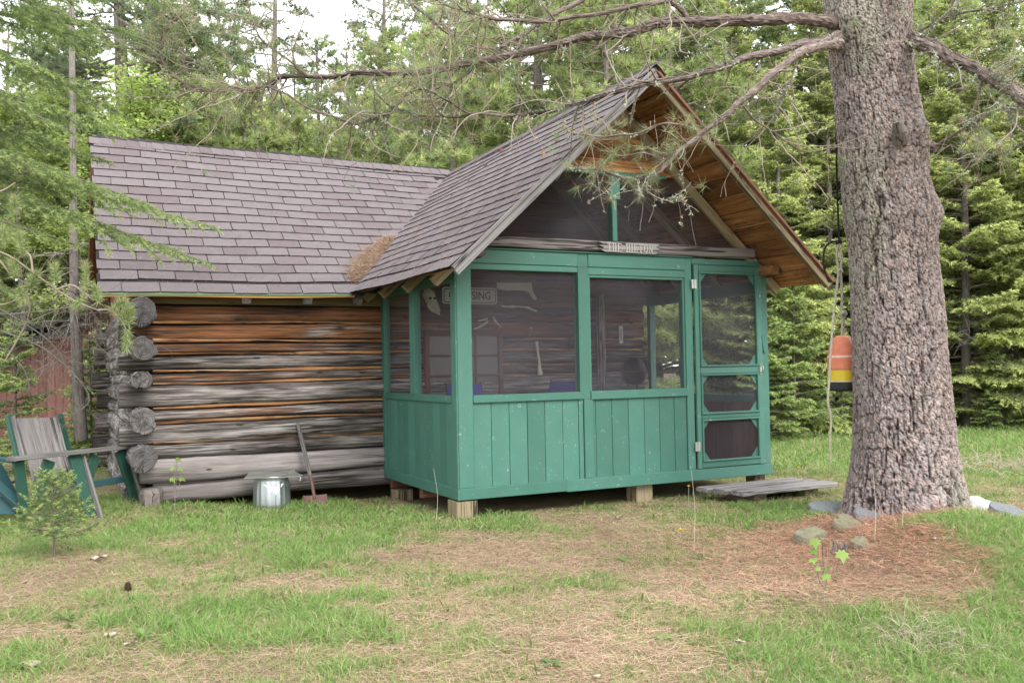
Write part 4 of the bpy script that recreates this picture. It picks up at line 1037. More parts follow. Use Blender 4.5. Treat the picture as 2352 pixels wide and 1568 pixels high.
b0 = np.array(b0); nn = nrm(np.cross(b0[1] - b0[0], b0[3] - b0[0]))
mid0, mid1 = (b0[0] + b0[1]) / 2, (b0[3] + b0[2]) / 2
bar("back_panel", mid1, mid0, np.linalg.norm(b0[1] - b0[0]), 0.022, PK, side_=b0[1] - b0[0])
bar("back_post", P(46, 1060, 8.05), P(21, 954, 8.16), 0.07, 0.045, GO); bar("back_post", P(168, 1085, 8.62), P(135, 952, 8.70), 0.06, 0.045, GO)
bar("back_post_edge", P(52, 1050, 8.03), P(29, 956, 8.14), 0.02, 0.05, PK)
bar("far_leg", P(172, 1095, 8.95), P(182, 1165, 8.95), 0.10, 0.04, GO)

pl = obj("ground_plank", prism(P(172, 1206, 8.0), P(338, 1184, 8.7), 0.24, 0.035, None, 0.006), PK); tag(pl, "grey weathered plank lying on the ground under the green seat", "plank")

seat2 = thing("teal_seat", tuple(spot(-60, 1190)) + (-0.17,), "blue green wooden garden seat cut off by the left edge", "chair")
TE = M['teal_old']
bar("arm_rail", P(-180, 1030, 8.3), P(32, 1058, 8.5), 0.12, 0.03, TE, seat2, nrm([.4, .9, 0]))
bar("side_board", P(-160, 1170, 7.7), P(46, 1157, 7.95), 0.16, 0.035, TE, seat2, (0, 0, 1)); bar("leg", P(-28, 1095, 7.85), P(52, 1165, 7.9), 0.085, 0.04, TE, seat2)
bar("leg", P(-8, 1068, 8.4), P(36, 1150, 8.5), 0.085, 0.035, TE, seat2); bar("leg", P(-170, 1040, 8.2), P(-160, 1215, 7.8), 0.085, 0.04, TE, seat2)
bar("leg", P(-160, 1040, 9.0), P(-150, 1180, 9.0), 0.085, 0.04, TE, seat2); bar("seat_board", P(-150, 1105, 8.5), P(20, 1110, 8.6), 0.45, 0.025, PK, seat2, nrm([.4, .9, 0]))
bar("back_panel", P(-150, 1110, 8.9), P(-175, 960, 9.1), 0.5, 0.025, PK, seat2, nrm([.9, -.3, 0]))

# ------------------------------------------------------------------ buoy and ropes
bd = 7.78
bc = P(1935, 838, bd); br = 0.124; zt, zb = P(1934, 770, bd)[2], P(1936, 898, bd)[2]; H = zt - zb
buoy = thing("fishing_buoy", (bc[0], bc[1], zb), "orange, yellow and black fishing buoy hanging beside the tree trunk", "buoy")
def seg(name, prof, mat): return obj(name, lathe(np.array(prof) * [br, H] + [0, zb], 28, (bc[0], bc[1], 0)), mat, buoy, True)
seg("black_base", [(0, 0.0), (.55, .0), (.86, .012), (.97, .05), (1.0, .17)], M['buoyblack'])
seg("white_line", [(1.002, .17), (1.004, .172), (1.004, .182), (1.002, .184)], M['white'])
seg("yellow_band", [(1.0, .184), (1.0, .385)], M['yellow']); seg("dark_line", [(1.004, .385), (1.004, .393)], M['black'])
seg("orange_band", [(1.0, .393), (.985, .60)], M['orange']); seg("worn_line", [(.987, .60), (.986, .602), (.972, .638), (.968, .64)], M['chalk'])
seg("orange_nose", [(.968, .64), (.90, .74), (.78, .85), (.60, .94), (.42, .985), (.25, 1.0), (0, 1.0)], M['orange'])
to_cam = nrm((CAM - bc) * [1, 1, 0]); base_a = math.atan2(to_cam[1], to_cam[0]) + 0.86
for k, ch_ in enumerate("2000"):
    zc = zb + H * (0.255 + 0.105 * k)
    def tw(c, zc=zc):
        a = base_a - (c[:, 1]) / br; rr = br * 1.004 + c[:, 2]
        return np.stack([bc[0] + rr * np.cos(a), bc[1] + rr * np.sin(a), zc + c[:, 0] * 1.0], 1)
    obj("digit", text_mb(ch_, 0.062, 0.0012, tw, 0.001), M['black'], buoy)

def rope_mb(pts, r, n=None, mb=None, twist=60.0):
    """laid rope: three strands twisted about the path"""
    L = np.linalg.norm(np.diff(np.asarray(pts, float), axis=0), axis=1).sum(); n = n or int(max(20, L / 0.012))
    c = spline(pts, n); t, s, b = frames(c); ln = np.linspace(0, L, n); mb = mb or MB()
    for k in range(3):
        a = ln * twist + k * 2.094
        tube(c + (s * np.cos(a)[:, None] + b * np.sin(a)[:, None]) * r * 0.5, r * 0.56, 6, mb)
    return mb
knot = lambda p, r, mb: [tube(spline([np.asarray(p) + r * np.array([math.cos(a + i), math.sin(a + i) * .7, .55 * math.sin(2 * a + i)]) for a in np.linspace(0, 6.0, 8)], 26), 0.45 * r, 7, mb) for i in (0, 1.3)]
rp = thing("black_rope", tuple(P(1927, 560, bd)), "black cord hanging down beside the tree trunk", "rope")
mb = rope_mb([P(1921, 95, 7.5), P(1921, 250, 7.6), P(1922, 400, 7.7), P(1926, 520, bd), P(1927, 553, bd)], 0.009)
obj("cord", mb, M['rope_black'], rp, True)
mb = MB(); knot(P(1927, 556, bd), 0.022, mb); obj("knot", mb, M['rope_black'], rp, True)
obj("loose_loop", rope_mb([P(1929, 556, bd), P(1908, 556, bd - .02), P(1893, 575, bd - .05), P(1892, 610, bd - .05), P(1898, 632, bd - .04), P(1904, 648, bd - .04)], 0.009), M['rope_black'], rp, True)
tr = thing("tan_rope", tuple(P(1928, 700, bd)), "pale twisted rope doubled above the buoy with a long loose tail", "rope")
obj("left_strand", rope_mb([P(1926, 556, bd), P(1922, 590, bd), P(1926, 625, bd - .01), P(1922, 660, bd - .02), P(1915, 720, bd - .06), P(1909, 800, bd - .14), P(1904, 880, bd - .16), P(1902, 925, bd - .16), P(1909, 960, bd - .15), P(1907, 1010, bd - .15), P(1909, 1066, bd - .15)], 0.011), M['rope'], tr, True)
obj("right_strand", rope_mb([P(1929, 556, bd), P(1933, 590, bd), P(1931, 625, bd), P(1934, 680, bd), P(1933, 720, bd), P(1935, 745, bd), P(1934, 775, bd)], 0.012), M['rope'], tr, True)
obj("eye_strand", rope_mb([P(1940, 722, bd + .02), P(1938, 745, bd + .02), P(1937, 775, bd + .01)], 0.011), M['rope'], tr, True)
mb = MB(); knot(P(1929, 622, bd), 0.022, mb); knot(P(1937, 719, bd), 0.026, mb); obj("knot", mb, M['rope'], tr, True)

# ------------------------------------------------------------------ stones, cone and scraps on the ground
def stone(u, v, w, d, h, mat, label, seed, z=-0.09, group="stones round the foot of the pine"):
    r_ = np.random.default_rng(seed); x, y = spot(u, v, z); zz = float(gh(x, y)) - h * .05
    n, m = 14, 7; a = np.linspace(0, 2 * np.pi, n, endpoint=False)
    rad = 1 + 0.16 * np.sin(2 * a + r_.random() * 6) + 0.14 * np.sin(3 * a + r_.random() * 6) + r_.normal(0, .08, n)
    V = []; tilt = r_.normal(0, 0.12, 2)
    for q, (k, zz_) in enumerate(((.9, -.8), (1, 0.0), (1.0, .55), (.97, .9), (.90, 1.0), (.4, 1.02))):
        V.append(np.stack([w / 2 * k * rad * np.cos(a), d / 2 * k * rad * np.sin(a), h * zz_ * np.ones(n) + r_.normal(0, h * .05, n)], 1))
    V = np.concatenate(V + [np.array([[0, 0, h * 1.05]])]); V = V * [1.2, 1.2, .95]; V[:, 2] += (V[:, 0] * tilt[0] + V[:, 1] * (tilt[1] + .42))
    k_ = 6; f = [[i * n + j, i * n + (j + 1) % n, (i + 1) * n + (j + 1) % n, (i + 1) * n + j] for i in range(k_ - 1) for j in range(n)]
    th = YAW; R = np.array([[math.cos(-th), -math.sin(-th), 0], [math.sin(-th), math.cos(-th), 0], [0, 0, 1]])
    V = V @ R.T + [x, y, zz - 0.01]
    mb = MB().add(V, f, V * 3); mb.add(V, [[(k_ - 1) * n + j, (k_ - 1) * n + (j + 1) % n, k_ * n] for j in range(n)], V * 3)
    o = obj("stone", mb, M[mat], None, False, org=(x, y, zz)); tag(o, label, "stone", group)
stone(1912, 1172, .27, .20, .065, 'stone', "flat blue grey slate at the left foot of the pine", 1)
stone(2018, 1192, .30, .26, .055, 'stone', "largest flat blue grey slate in front of the pine trunk", 2)
stone(1860, 1222, .17, .14, .10, 'stone_warm', "mossy tan rounded stone left of the maple seedling", 3)
stone(1948, 1207, .20, .13, .075, 'stone_warm', "greenish wedge stone between the two slates", 4)
stone(1978, 1248, .11, .12, .07, 'stone_warm', "small sunken stone right of the splintered stump", 5)
stone(2256, 1186, .20, .16, .09, 'stone_white', "bright white stone right of the pine trunk", 6)
stone(2324, 1222, .22, .18, .08, 'stone', "pale blue grey stone near the right edge", 7)
stone(2120, 1196, .14, .10, .05, 'stone_warm', "low tan stone against the front of the pine trunk", 8)
x, y = spot(1928, 1255, -0.1); zz = float(gh(x, y)); mb = MB(); r_ = np.random.default_rng(3)
for k in range(7):
    a = r_.random() * 6.28; q = np.array([x + .04 * math.cos(a), y + .03 * math.sin(a), zz - .02]); prism(q, q + [r_.normal(0, .012), r_.normal(0, .01), .06 + .06 * r_.random()], .03, .018, (math.cos(a), math.sin(a), 0), .003, mb, taper=0.55)
tag(obj("broken_stump", mb, PK, None, org=(x, y, zz)), "small splintered grey stump among the stones by the pine", "stump")

x, y = spot(294, 1360); zz = float(gh(x, y)); pc = thing("pine_cone", (x, y, zz), "dark brown pine cone standing on the grass at lower left", "pine cone")
obj("core", lathe([(0, 0), (.012, .005), (.016, .03), (.008, .06), (0, .066)], 10, (x, y, zz)), M['cone'], pc, True)
mb = MB(); i = np.arange(70); a = i * 2.39996; h = .004 + .058 * i / 70; rr = .016 * np.sin(np.pi * (0.18 + .74 * i / 70)); dr_ = np.stack([np.cos(a), np.sin(a), .5 + 0 * a], 1)
blades(mb, np.stack([x + rr * np.cos(a) * .5, y + rr * np.sin(a) * .5, zz + h], 1), dr_, .024 * np.sin(np.pi * (0.2 + .7 * i / 70)), .014, np.cross(dr_, [0, 0, 1.]), np.tile([.1, .055, .035], (70, 1)), kite=True)
obj("scales", mb, M['cone'], pc)["kind"] = "stuff"

def scrap(u, v, size, seed, label):
    r_ = np.random.default_rng(seed); x, y = spot(u, v); z = float(gh(x, y)) + 0.022; n = 9; a = np.linspace(0, 6.283, n, endpoint=False)
    rad = size * (0.7 + 0.5 * r_.random(n)); V = np.stack([x + rad * np.cos(a), y + .7 * rad * np.sin(a), z + .5 * size * (r_.random(n) - .3)], 1); V = np.concatenate([V, [[x, y, z + .004]]])
    mb = MB().add(V, [[j, (j + 1) % n, n] for j in range(n)], V); mb.add(V - [0, 0, .004], [[(j + 1) % n, j, n] for j in range(n)], V)
    tag(obj("dead_leaf", mb, M['deadleaf'], None, org=(x, y, z)), label, "dead leaf", "dead leaves on the grass")
for k, (u, v, s, l) in enumerate([(228, 1292, .055, "curled pinkish dead leaf below the small fir at left"), (252, 1467, .03, "pale dead leaf right of the pine cone, low left"), (302, 1462 + 26, .035, "pale flat leaf under the pine cone at lower left"),
        (70, 1535, .06, "large pale leaf scrap in the bottom left corner"), (1420, 1190, .04, "brown leaf clump on the needles before the porch"), (2145, 1292, .03, "pale pink leaf on the needle mound right of the seedling"), (1700, 1450, .03, "small tan leaf in the lower middle right"), (1830, 1528, .03, "tan leaf lying in the bottom right grass"), (1370, 1530, .025, "little grey brown leaf at the bottom centre")]):
    scrap(u, v, s, k, l)

# ------------------------------------------------------------------ red shed behind
shed = thing("red_shed", site(150, 18.0) + (-0.2,), "red board shed with low black roof beyond the left end of the cabin", "shed")
sx = lambda u, z, o=0.0: np.array([*site(u, 18.0 + o), z])
z_at = lambda u: P(u, 790 - 0.285 * (u - 60), 18.0)[2]
us = np.linspace(-40, 330, 21)
for a, b in zip(us[:-1], us[1:]):
    m_ = (a + b) / 2; obj("wall_board", prism(sx(m_, -0.3), sx(m_, z_at(m_)), np.linalg.norm(sx(b, 0) - sx(a, 0)) - 0.008, 0.025, RGT, 0.003), M['red'], shed)
for o_, nm in ((3.2, "back_wall"),): obj(nm, prism(sx(150, -0.3, o_), sx(150, 2.2, o_), 3.3, 0.03, RGT), M['red'], shed)
for u in (-40, 330): obj("end_wall", prism((sx(u, -.3) + sx(u, -.3, 3.2)) / 2, (sx(u, z_at(u)) + sx(u, z_at(u), 3.2)) / 2, 3.2, 0.03, FWD), M['red'], shed)
a, b = sx(-70, z_at(-70) + .05, 1.5), sx(350, z_at(350) + .05, 1.5)
obj("roof", prism(a, b, 3.9, 0.06, FWD), M['black'], shed); obj("fascia", prism(sx(-70, z_at(-70) + .02, -.46), sx(350, z_at(350) + .02, -.46), 0.03, 0.13, FWD), M['black'], shed)
# ------------------------------------------------------------------ the big red pine in front
TD = 7.38                                    # distance of the trunk
EDGE = np.array([(-500, 1870, 2030), (-250, 1880, 2050), (-100, 1886, 2068), (0, 1892, 2086), (100, 1902, 2092), (200, 1915, 2104), (280, 1921, 2118), (340, 1927, 2130), (400, 1931, 2131), (450, 1935, 2138), (500, 1939, 2150), (560, 1949, 2151), (620, 1953, 2155), (700, 1956, 2165),
                 (800, 1959, 2171), (900, 1962, 2181), (1000, 1961, 2191), (1060, 1957, 2199), (1110, 1950, 2208), (1150, 1944, 2218), (1185, 1936, 2228), (1230, 1915, 2245)], float)
pine = thing("red_pine", TREE_XY + (float(gh(*TREE_XY)),), "massive scaly barked red pine trunk with bare sweeping limbs at right", "tree", None)

def make_trunk():
    nz, na = 600, 210
    vv = np.concatenate([np.linspace(-500, -12, 60), np.linspace(-8, 1230, nz)]); L = np.interp(vv, EDGE[:, 0], EDGE[:, 1]); R = np.interp(vv, EDGE[:, 0], EDGE[:, 2])
    ker = np.ones(9) / 9; L = np.convolve(np.pad(L, 4, 'edge'), ker, 'valid'); R = np.convolve(np.pad(R, 4, 'edge'), ker, 'valid')
    c = np.array([P((l + r) / 2, v, TD) for l, r, v in zip(L, R, vv)]); rad = (R - L) / 2 / FOC * TD
    a = np.linspace(0, 2 * np.pi, na, endpoint=False)                    # angle 0 = facing the camera
    f2 = nrm(-FWD * [1, 1, 0]); r2 = nrm(RGT * [1, 1, 0])
    z = c[:, 2]
    A, Z = np.meshgrid(a, z); RAD = np.repeat(rad[:, None], na, 1)
    s = A * 0.40                                                          # arc length
    def plates(s, z, cw, ch, seed):
        r_ = np.random.default_rng(seed); T = r_.random((64, 64, 2)); per = max(1, int(round(2 * np.pi * 0.40 / cw))); cw = 2 * np.pi * 0.40 / per
        gx, gz = s / cw, z / ch + 200; ix, iz = np.floor(gx).astype(int), np.floor(gz).astype(int)
        d1 = np.full(s.shape, 9.); d2 = d1.copy(); cid = np.zeros(s.shape)
        for di in (-1, 0, 1):
            for dj in (-1, 0, 1):
                jx, jz = ix + di, iz + dj; t = T[jx % per % 64, jz % 64]
                d = np.hypot(gx - jx - t[..., 0], gz - jz - t[..., 1]); m = d < d1
                d2 = np.where(m, d1, np.minimum(d2, d)); cid = np.where(m, T[(jx % per + 7) % 64, (jz + 3) % 64, 0], cid); d1 = np.where(m, d, d1)
        return d2 - d1, cid
    warp = 0.030 * (fbm(s * 6, Z * 3, 1.0, 1.0) - .5); warp2 = 0.06 * (fbm(s * 5, Z * 4, 1.0, 7.0) - .5)
    warp *= np.sin(A / 2) ** 0.2
    e1, id1 = plates(s + warp, Z + warp2, 0.050, 0.14, 1); e2, id2 = plates(s + warp * .6, Z + warp2 * .5, 0.020, 0.045, 2)
    crack = smooth(0.02, 0.15, e1); fine = smooth(0.0, 0.28, e2)
    low = 0.45 + 0.55 * smooth(2.4, 0.0, Z)                              # deeper furrows low down
    fur = np.abs(fbm(s * 11 + 1.6 * (fbm(s * 3, Z * 2, 1.0, 5.0) - .5), Z * 1.1, 1.0, 17.0, 3) - .5); furrow = smooth(0.030, 0.0, fur)
    rough_ = fbm(s * 70, Z * 34, 1.0, 3.0, 3) - .5
    disp = 0.010 * low * (crack - 1) - 0.022 * low * furrow + 0.004 * fine + 0.006 * id1 + 0.007 * id2 * fine + 0.012 * (fbm(s * 4, Z * 2.2, 1.0, 3.0) - .5) + .010 * rough_
    # knots and old branch collars: (u, v) bearings
    for u, v, w, h in ((2078, 305, .085, .06), (2085, 345, .12, .035), (2140, 490, .12, .05), (1932, 345, .05, .02), (2045, 742, .06, .02), (2060, 20, .16, .03), (1930, 70, .14, .05), (2010, 30, .10, .03)):
        q = P(u, v, TD); lat_ = (u - np.interp(v, EDGE[:, 0], (EDGE[:, 1] + EDGE[:, 2]) / 2)) / FOC * TD; ri = np.interp(v, vv, rad)
        a0 = math.asin(max(-.98, min(.98, lat_ / ri))); da = np.angle(np.exp(1j * (A - a0)))
        disp += h * np.exp(-((da * .38 / w) ** 2 + ((Z - q[2]) / w) ** 2))
    butt = smooth(0.35, -0.15, Z); disp += butt * .4 * (0.05 * np.sin(3 * A + 0.5) + 0.04 * np.sin(5 * A + 2)) + butt * 0.015
    disp += -0.022 * smooth(.16, .0, np.abs(np.angle(np.exp(1j * (A - 0.62 - 0.10 * (Z - 1)))))) * smooth(2.6, 1.6, Z)
    RR = RAD - 0.026 + disp
    V = c[:, None] + RR[..., None] * (np.cos(A)[..., None] * f2 + np.sin(A)[..., None] * r2)
    V[..., 2] += 0.012 * (id1 - .5) * crack
    n, m = A.shape; i = np.arange(n - 1)[:, None] * m; j = np.arange(m)[None]
    f = np.stack([i + j, i + m + j, i + m + (j + 1) % m, i + (j + 1) % m], -1).reshape(-1, 4)
    pl = np.array([.242, .208, .202]) * (0.70 + 0.36 * id1[..., None] + .32 * id2[..., None]) ; warm = np.array([.36, .235, .19]); k = smooth(.55, .9, id2)[..., None]; pl = pl * (.78 + .5 * fbm(s * 3, Z * 1.3, 1.0, 45.)[..., None])
    col = pl * (1 - .35 * k) + warm * .35 * k
    gv = smooth(.52, .7, fbm(s * 2, Z * 1.1, 1.0, 15.))[..., None] * .5; col = col * (1 - gv) + np.array([.30, .30, .235]) * gv
    dk = np.clip(1 - crack * (0.6 + .4 * fine) + .8 * furrow - .25 + .9 * np.clip(-rough_, 0, 1), 0, 1)[..., None]; col = col * (1 - dk) + np.array([.036, .025, .023]) * dk
    g = np.stack([Z, s * 1.0, 0 * s], -1)
    return obj("trunk", MB().add(V.reshape(-1, 3), f, g.reshape(-1, 3), col.reshape(-1, 3)), M['bark'], pine, False)
make_trunk()
obj("cut_branch_stub", tube([P(2070, 320, 7.02), P(2064, 292, 6.93), P(2062, 280, 6.92)], [.07, .045, .038], 14), M['bark_grey'], pine, True)
obj("branch_stub", tube([P(2118, 338, 7.30), P(2140, 338, 7.24), P(2150, 342, 7.22)], [.06, .045, .036], 14), M['branch'], pine, True)

# limbs: traced bearings (u, v), distances and radii
LIMBS = [
 ([(1935, 68, 7.3), (1905, 50, 7.25), (1830, 44, 7.2), (1740, 46, 7.15), (1660, 50, 7.1), (1580, 49, 7.1), (1506, 56, 7.1), (1443, 74, 7.12), (1406, 79, 7.15), (1339, 86, 7.2), (1288, 101, 7.2), (1203, 122, 7.25), (1155, 130, 7.3), (1081, 146, 7.3), (1025, 156, 7.35), (985, 166, 7.4), (859, 167, 7.4), (803, 170, 7.4), (748, 177, 7.45), (653, 176, 7.5), (617, 194, 7.5), (579, 208, 7.5), (536, 205, 7.5), (487, 208, 7.5), (416, 187, 7.45), (381, 152, 7.4), (367, 116, 7.4), (374, 74, 7.4), (399, 49, 7.35), (416, 36, 7.35)], .062, .006),
 ([(1925, 88, 7.2), (1892, 93, 7.1), (1827, 105, 7.0), (1780, 118, 6.95), (1704, 137, 6.9), (1654, 155, 6.85), (1592, 174, 6.85), (1506, 189, 6.85), (1450, 201, 6.85), (1395, 216, 6.9), (1339, 233, 6.95), (1302, 242, 7.0), (1265, 255, 7.0), (1210, 263, 7.0), (1155, 266, 7.05), (1099, 261, 7.1), (1062, 253, 7.1), (1025, 229, 7.1), (977, 207, 7.1), (930, 212, 7.1)], .042, .007),
 ([(1925, 104, 7.15), (1885, 106, 7.0), (1835, 124, 6.8), (1791, 156, 6.7), (1755, 189, 6.6), (1704, 229, 6.5), (1676, 260, 6.45), (1639, 286, 6.45), (1603, 315, 6.45), (1556, 351, 6.45), (1509, 398, 6.45), (1480, 408, 6.45), (1435, 408, 6.45), (1365, 390, 6.45), (1310, 384, 6.4)], .044, .007),
 ([(2072, 80, 7.25), (2100, 92, 7.1), (2146, 113, 6.9), (2200, 141, 6.75), (2261, 171, 6.6), (2316, 206, 6.5), (2372, 240, 6.4), (2480, 300, 6.2)], .066, .045),
 ([(1410, -70, 7.6), (1336, 0, 7.55), (1258, 41, 7.5), (1192, 85, 7.45), (1140, 118, 7.4), (1081, 165, 7.4), (1045, 188, 7.4), (1000, 205, 7.4)], .026, .008),
 ([(1580, 50, 7.1), (1560, 18, 7.05), (1535, 4, 7.0), (1506, 6, 7.0), (1443, 18, 7.0), (1339, 37, 7.0), (1265, 48, 7.0), (1192, 48, 7.0), (1136, 43, 7.0), (1081, 30, 7.0), (1025, 11, 7.0), (980, -12, 7.0)], .026, .010),
 ([(900, -40, 7.6), (940, 0, 7.55), (985, 41, 7.5), (1025, 74, 7.45), (1073, 108, 7.4), (1092, 138, 7.35)], .016, .012),
 ([(985, 167, 7.4), (948, 203, 7.35), (914, 240, 7.3), (877, 266, 7.3), (829, 283, 7.3), (785, 275, 7.3), (711, 248, 7.3), (650, 214, 7.35), (610, 196, 7.4)], .018, .008),
 ([(1099, 261, 7.1), (1050, 268, 7.15), (1000, 268, 7.2), (950, 262, 7.2), (905, 248, 7.2), (870, 222, 7.2), (855, 190, 7.2)], .012, .006),
 ([(536, 205, 7.5), (494, 180, 7.45), (466, 152, 7.4), (420, 124, 7.4), (390, 112, 7.4)], .010, .005),
 ([(706, 176, 7.45), (653, 130, 7.45), (600, 92, 7.45), (579, 40, 7.45), (566, -10, 7.45)], .012, .008),
 ([(2149, 336, 7.2), (2225, 288, 7.0), (2297, 250, 6.9), (2352, 240, 6.8), (2420, 232, 6.7)], .013, .010),
 ([(2095, 82, 7.2), (2170, 42, 7.1), (2250, 24, 7.0), (2352, 4, 6.9)], .013, .008),
 ([(2330, 300, 6.9), (2352, 330, 6.9), (2300, 352, 7.0), (2240, 360, 7.1), (2200, 345, 7.1), (2185, 330, 7.1)][1:], .008, .005),
 ([(2040, -20, 7.0), (2075, 25, 7.0), (2040, 70, 6.98), (1990, 95, 6.95)], .006, .004),
 ([(1598, 300, 6.5), (1560, 285, 6.48), (1510, 288, 6.46), (1455, 308, 6.45), (1400, 312, 6.45), (1345, 311, 6.45), (1300, 300, 6.45)], .010, .006),
 ([(1556, 351, 6.45), (1520, 360, 6.42), (1470, 352, 6.4), (1420, 360, 6.42), (1380, 372, 6.42)], .009, .005),
 ([(1490, 405, 6.45), (1484, 430, 6.42), (1497, 448, 6.42), (1540, 459, 6.42), (1572, 452, 6.42)], .007, .004),
 ([(1700, 235, 6.5), (1730, 270, 6.55), (1790, 315, 6.7), (1850, 352, 6.9), (1925, 285, 7.05)][:4], .010, .006),
 ([(1835, 124, 6.8), (1812, 190, 6.8), (1780, 260, 6.8), (1740, 320, 6.8)], .010, .006),
]
limb_paths = []
for pts, r0, r1 in LIMBS:
    q = spline([P(*p) for p in pts], 9 * len(pts)); n = len(q)
    q = q + 0.004 * np.stack([np.sin(np.arange(n) * .31), np.cos(np.arange(n) * .43), np.sin(np.arange(n) * .37 + 1)], 1)
    rr = .88 * (r0 + (r1 - r0) * np.linspace(0, 1, n) ** 0.75) * (1 + .05 * np.sin(np.arange(n) * .9) + .04 * rng.normal(size=n))
    if r0 > .04: rr[:5] *= np.linspace(1.5, 1, 5)
    mbq = tube(q, rr, 16 if r0 > .02 else 7)
    if r0 > .02: mbq.v[0] = mbq.v[0] + (mbq.v[0] - np.repeat(q, 16, 0)) * (.09 * rng.normal(size=(len(mbq.v[0]), 1))).clip(-.25, .25)
    obj("limb", mbq, M['branch'], pine, r0 <= .02); limb_paths.append((q, rr))

# dead twigs growing from the limbs, most of them bare and hooked
tw_paths = []
def grow_twigs(paths, per_m, lmin, lmax, seed, rscale=1.0):
    r_ = np.random.default_rng(seed); out = []
    for q, rr in paths:
        seg_ = np.linalg.norm(np.diff(q, axis=0), axis=1); L = seg_.sum(); t = nrm(np.gradient(q, axis=0))
        for k in range(r_.poisson(L * per_m)):
            i = r_.integers(int(len(q) * .12), len(q)); b = q[i]
            d = nrm(r_.normal(size=3)); d = nrm(d - t[i] * np.dot(d, t[i]) * .6 + t[i] * .45 + np.array([0, 0, -.12]))
            ln = lmin + (lmax - lmin) * r_.random() ** 2; n = max(5, int(ln / .035)); bend = nrm(r_.normal(size=3)) * r_.uniform(.5, 2.2) + np.array([0, 0, r_.uniform(-.4, .9)])
            p = [b]; step = ln / n
            for s in range(n):
                d = nrm(d + bend * step * 1.1 + r_.normal(size=3) * .10); p.append(p[-1] + d * step)
            out.append((np.array(p), np.linspace(min(.0065, rr[i] * .6), .0018, n + 1) * rscale))
    return out
tw0 = grow_twigs([limb_paths[i] for i in (2, 15, 16, 17)], 13.0, .10, .34, 24, .9)
tw1 = tw0 + grow_twigs([q for i, q in enumerate(limb_paths) if i not in (2, 15, 16, 17)], 15.0, .18, .95, 21, 1.25); tw2 = grow_twigs(tw1, 5.5, .06, .30, 22, .9)
mb = MB()
for q, r_q in tw1 + tw2: tube(q, r_q, 4, mb, cap=False)
tag(obj("twigs", mb, M['twig'], pine, True), None, None, None, "stuff")

# star-shaped tufts of long needles at twig tips: green, with browned ones
def tuft(mb, p, d, n, ln, w, cols, r_, spread=.75):
    dirs = nrm(np.asarray(d) * 1.0 + r_.normal(size=(n, 3)) * spread); c = cols[r_.integers(len(cols), size=n)] * (0.75 + .5 * r_.random((n, 1)))
    blades(mb, np.asarray(p) + r_.normal(size=(n, 3)) * .008, dirs, ln * (.7 + .45 * r_.random(n)), w, rand_dirs(n, r_), c)
GRN = np.array([(.13, .20, .075), (.17, .25, .10), (.22, .27, .14), (.24, .30, .17)]); BRN = np.array([(.34, .23, .16), (.28, .18, .125), (.40, .32, .23)])
mb = MB(); r_ = np.random.default_rng(31)
lum = lambda p: (np.array([np.dot(p - CAM, RGT), np.dot(p - CAM, UPV)]) / np.dot(p - CAM, FWD)) * FOC * [1, -1] + [1176, 784]
for q, rq in tw1 + tw2:
    p = q[-1]; u, v = lum(p)
    gable = 1270 < u < 1700 and 230 < v < 470; left = u < 1120 and v < 330
    pr = .24 if gable else (.62 if left else (.35 if u > 2150 else .10))
    if r_.random() < pr:
        mixc = np.concatenate([GRN, BRN]) if gable or r_.random() < .5 else GRN
        tuft(mb, p, q[-1] - q[-2], int(r_.integers(18, 34)), .115, .0028, mixc, r_)
for q, rq in limb_paths[:17]:                         # tufts sitting straight on the thin limb ends over the gable
    for k in range(len(q)):
        u, v = lum(q[k])
        if 1280 < u < 1640 and 280 < v < 470 and rq[k] < .02 and r_.random() < .28: tuft(mb, q[k] + r_.normal(size=3) * .05, rand_dirs(1, r_)[0], 26, .11, .0028, np.concatenate([GRN, GRN, BRN]), r_)
for k in range(8):                                   # the dense clump before the gable
    u, v = 1310 + 330 * r_.random(), 285 + 120 * r_.random(); v += 0.28 * (u - 1450) * (u > 1450) * r_.random()
    tuft(mb, P(u, v, 6.35 + .35 * r_.random()), np.array([-.4, 0, -.2]) + r_.normal(size=3) * .5, 28, .115, .0028, np.concatenate([GRN, GRN, BRN]), r_)
for (u, v) in ((418, 35), (470, 150), (590, 6), (690, 40), (830, 70), (865, 30), (790, 70), (905, 20), (940, 60), (1000, 20), (760, 100), (880, 120), (830, 150), (600, 170), (660, 120), (560, 110), (720, 130), (2320, 60), (2335, 110), (2290, 80), (2240, 330), (2300, 330)):
    for k in range(4): tuft(mb, P(u + r_.normal() * 16, v + r_.normal() * 12, 7.4 + r_.normal() * .15), r_.normal(size=3) * .6 + [0, 0, .4], 22, .15, .0028, np.concatenate([GRN, GRN, BRN]), r_)
tag(obj("needle_tufts", mb, M['pine'], pine), None, None, None, "stuff")

# lichen crumbs along limbs and twigs
mb = MB(); r_ = np.random.default_rng(41); B = []
for q, rq in limb_paths + tw1:
    u, v = lum(q[len(q) // 2])
    for k in range(len(q) - 1):
        den = 4.5 if rq[k] > .006 else .9
        den *= smooth(.50, .66, vnoise(q[k][0], q[k][2], 3.0, 4.0)) + .05
        for _ in range(r_.poisson(den)):
            B.append(q[k] + (q[k + 1] - q[k]) * r_.random() + rand_dirs(1, r_)[0] * rq[k] * 1.0)
B = np.repeat(np.array(B), 3, 0); n = len(B)
blades(mb, B, rand_dirs(n, r_), .016 + .02 * r_.random(n), .009, rand_dirs(n, r_), np.array([.36, .40, .31]) * (.6 + .7 * r_.random((n, 1))), kite=True)
tag(obj("lichen", mb, M['lichen'], pine), None, None, None, "stuff")
# ------------------------------------------------------------------ trees: foliage built leaf by leaf
def wood_limb(mb, q, r0, r1, n=5, **k): tube(q, np.linspace(r0, r1, len(q)), n, mb, cap=False, **k)

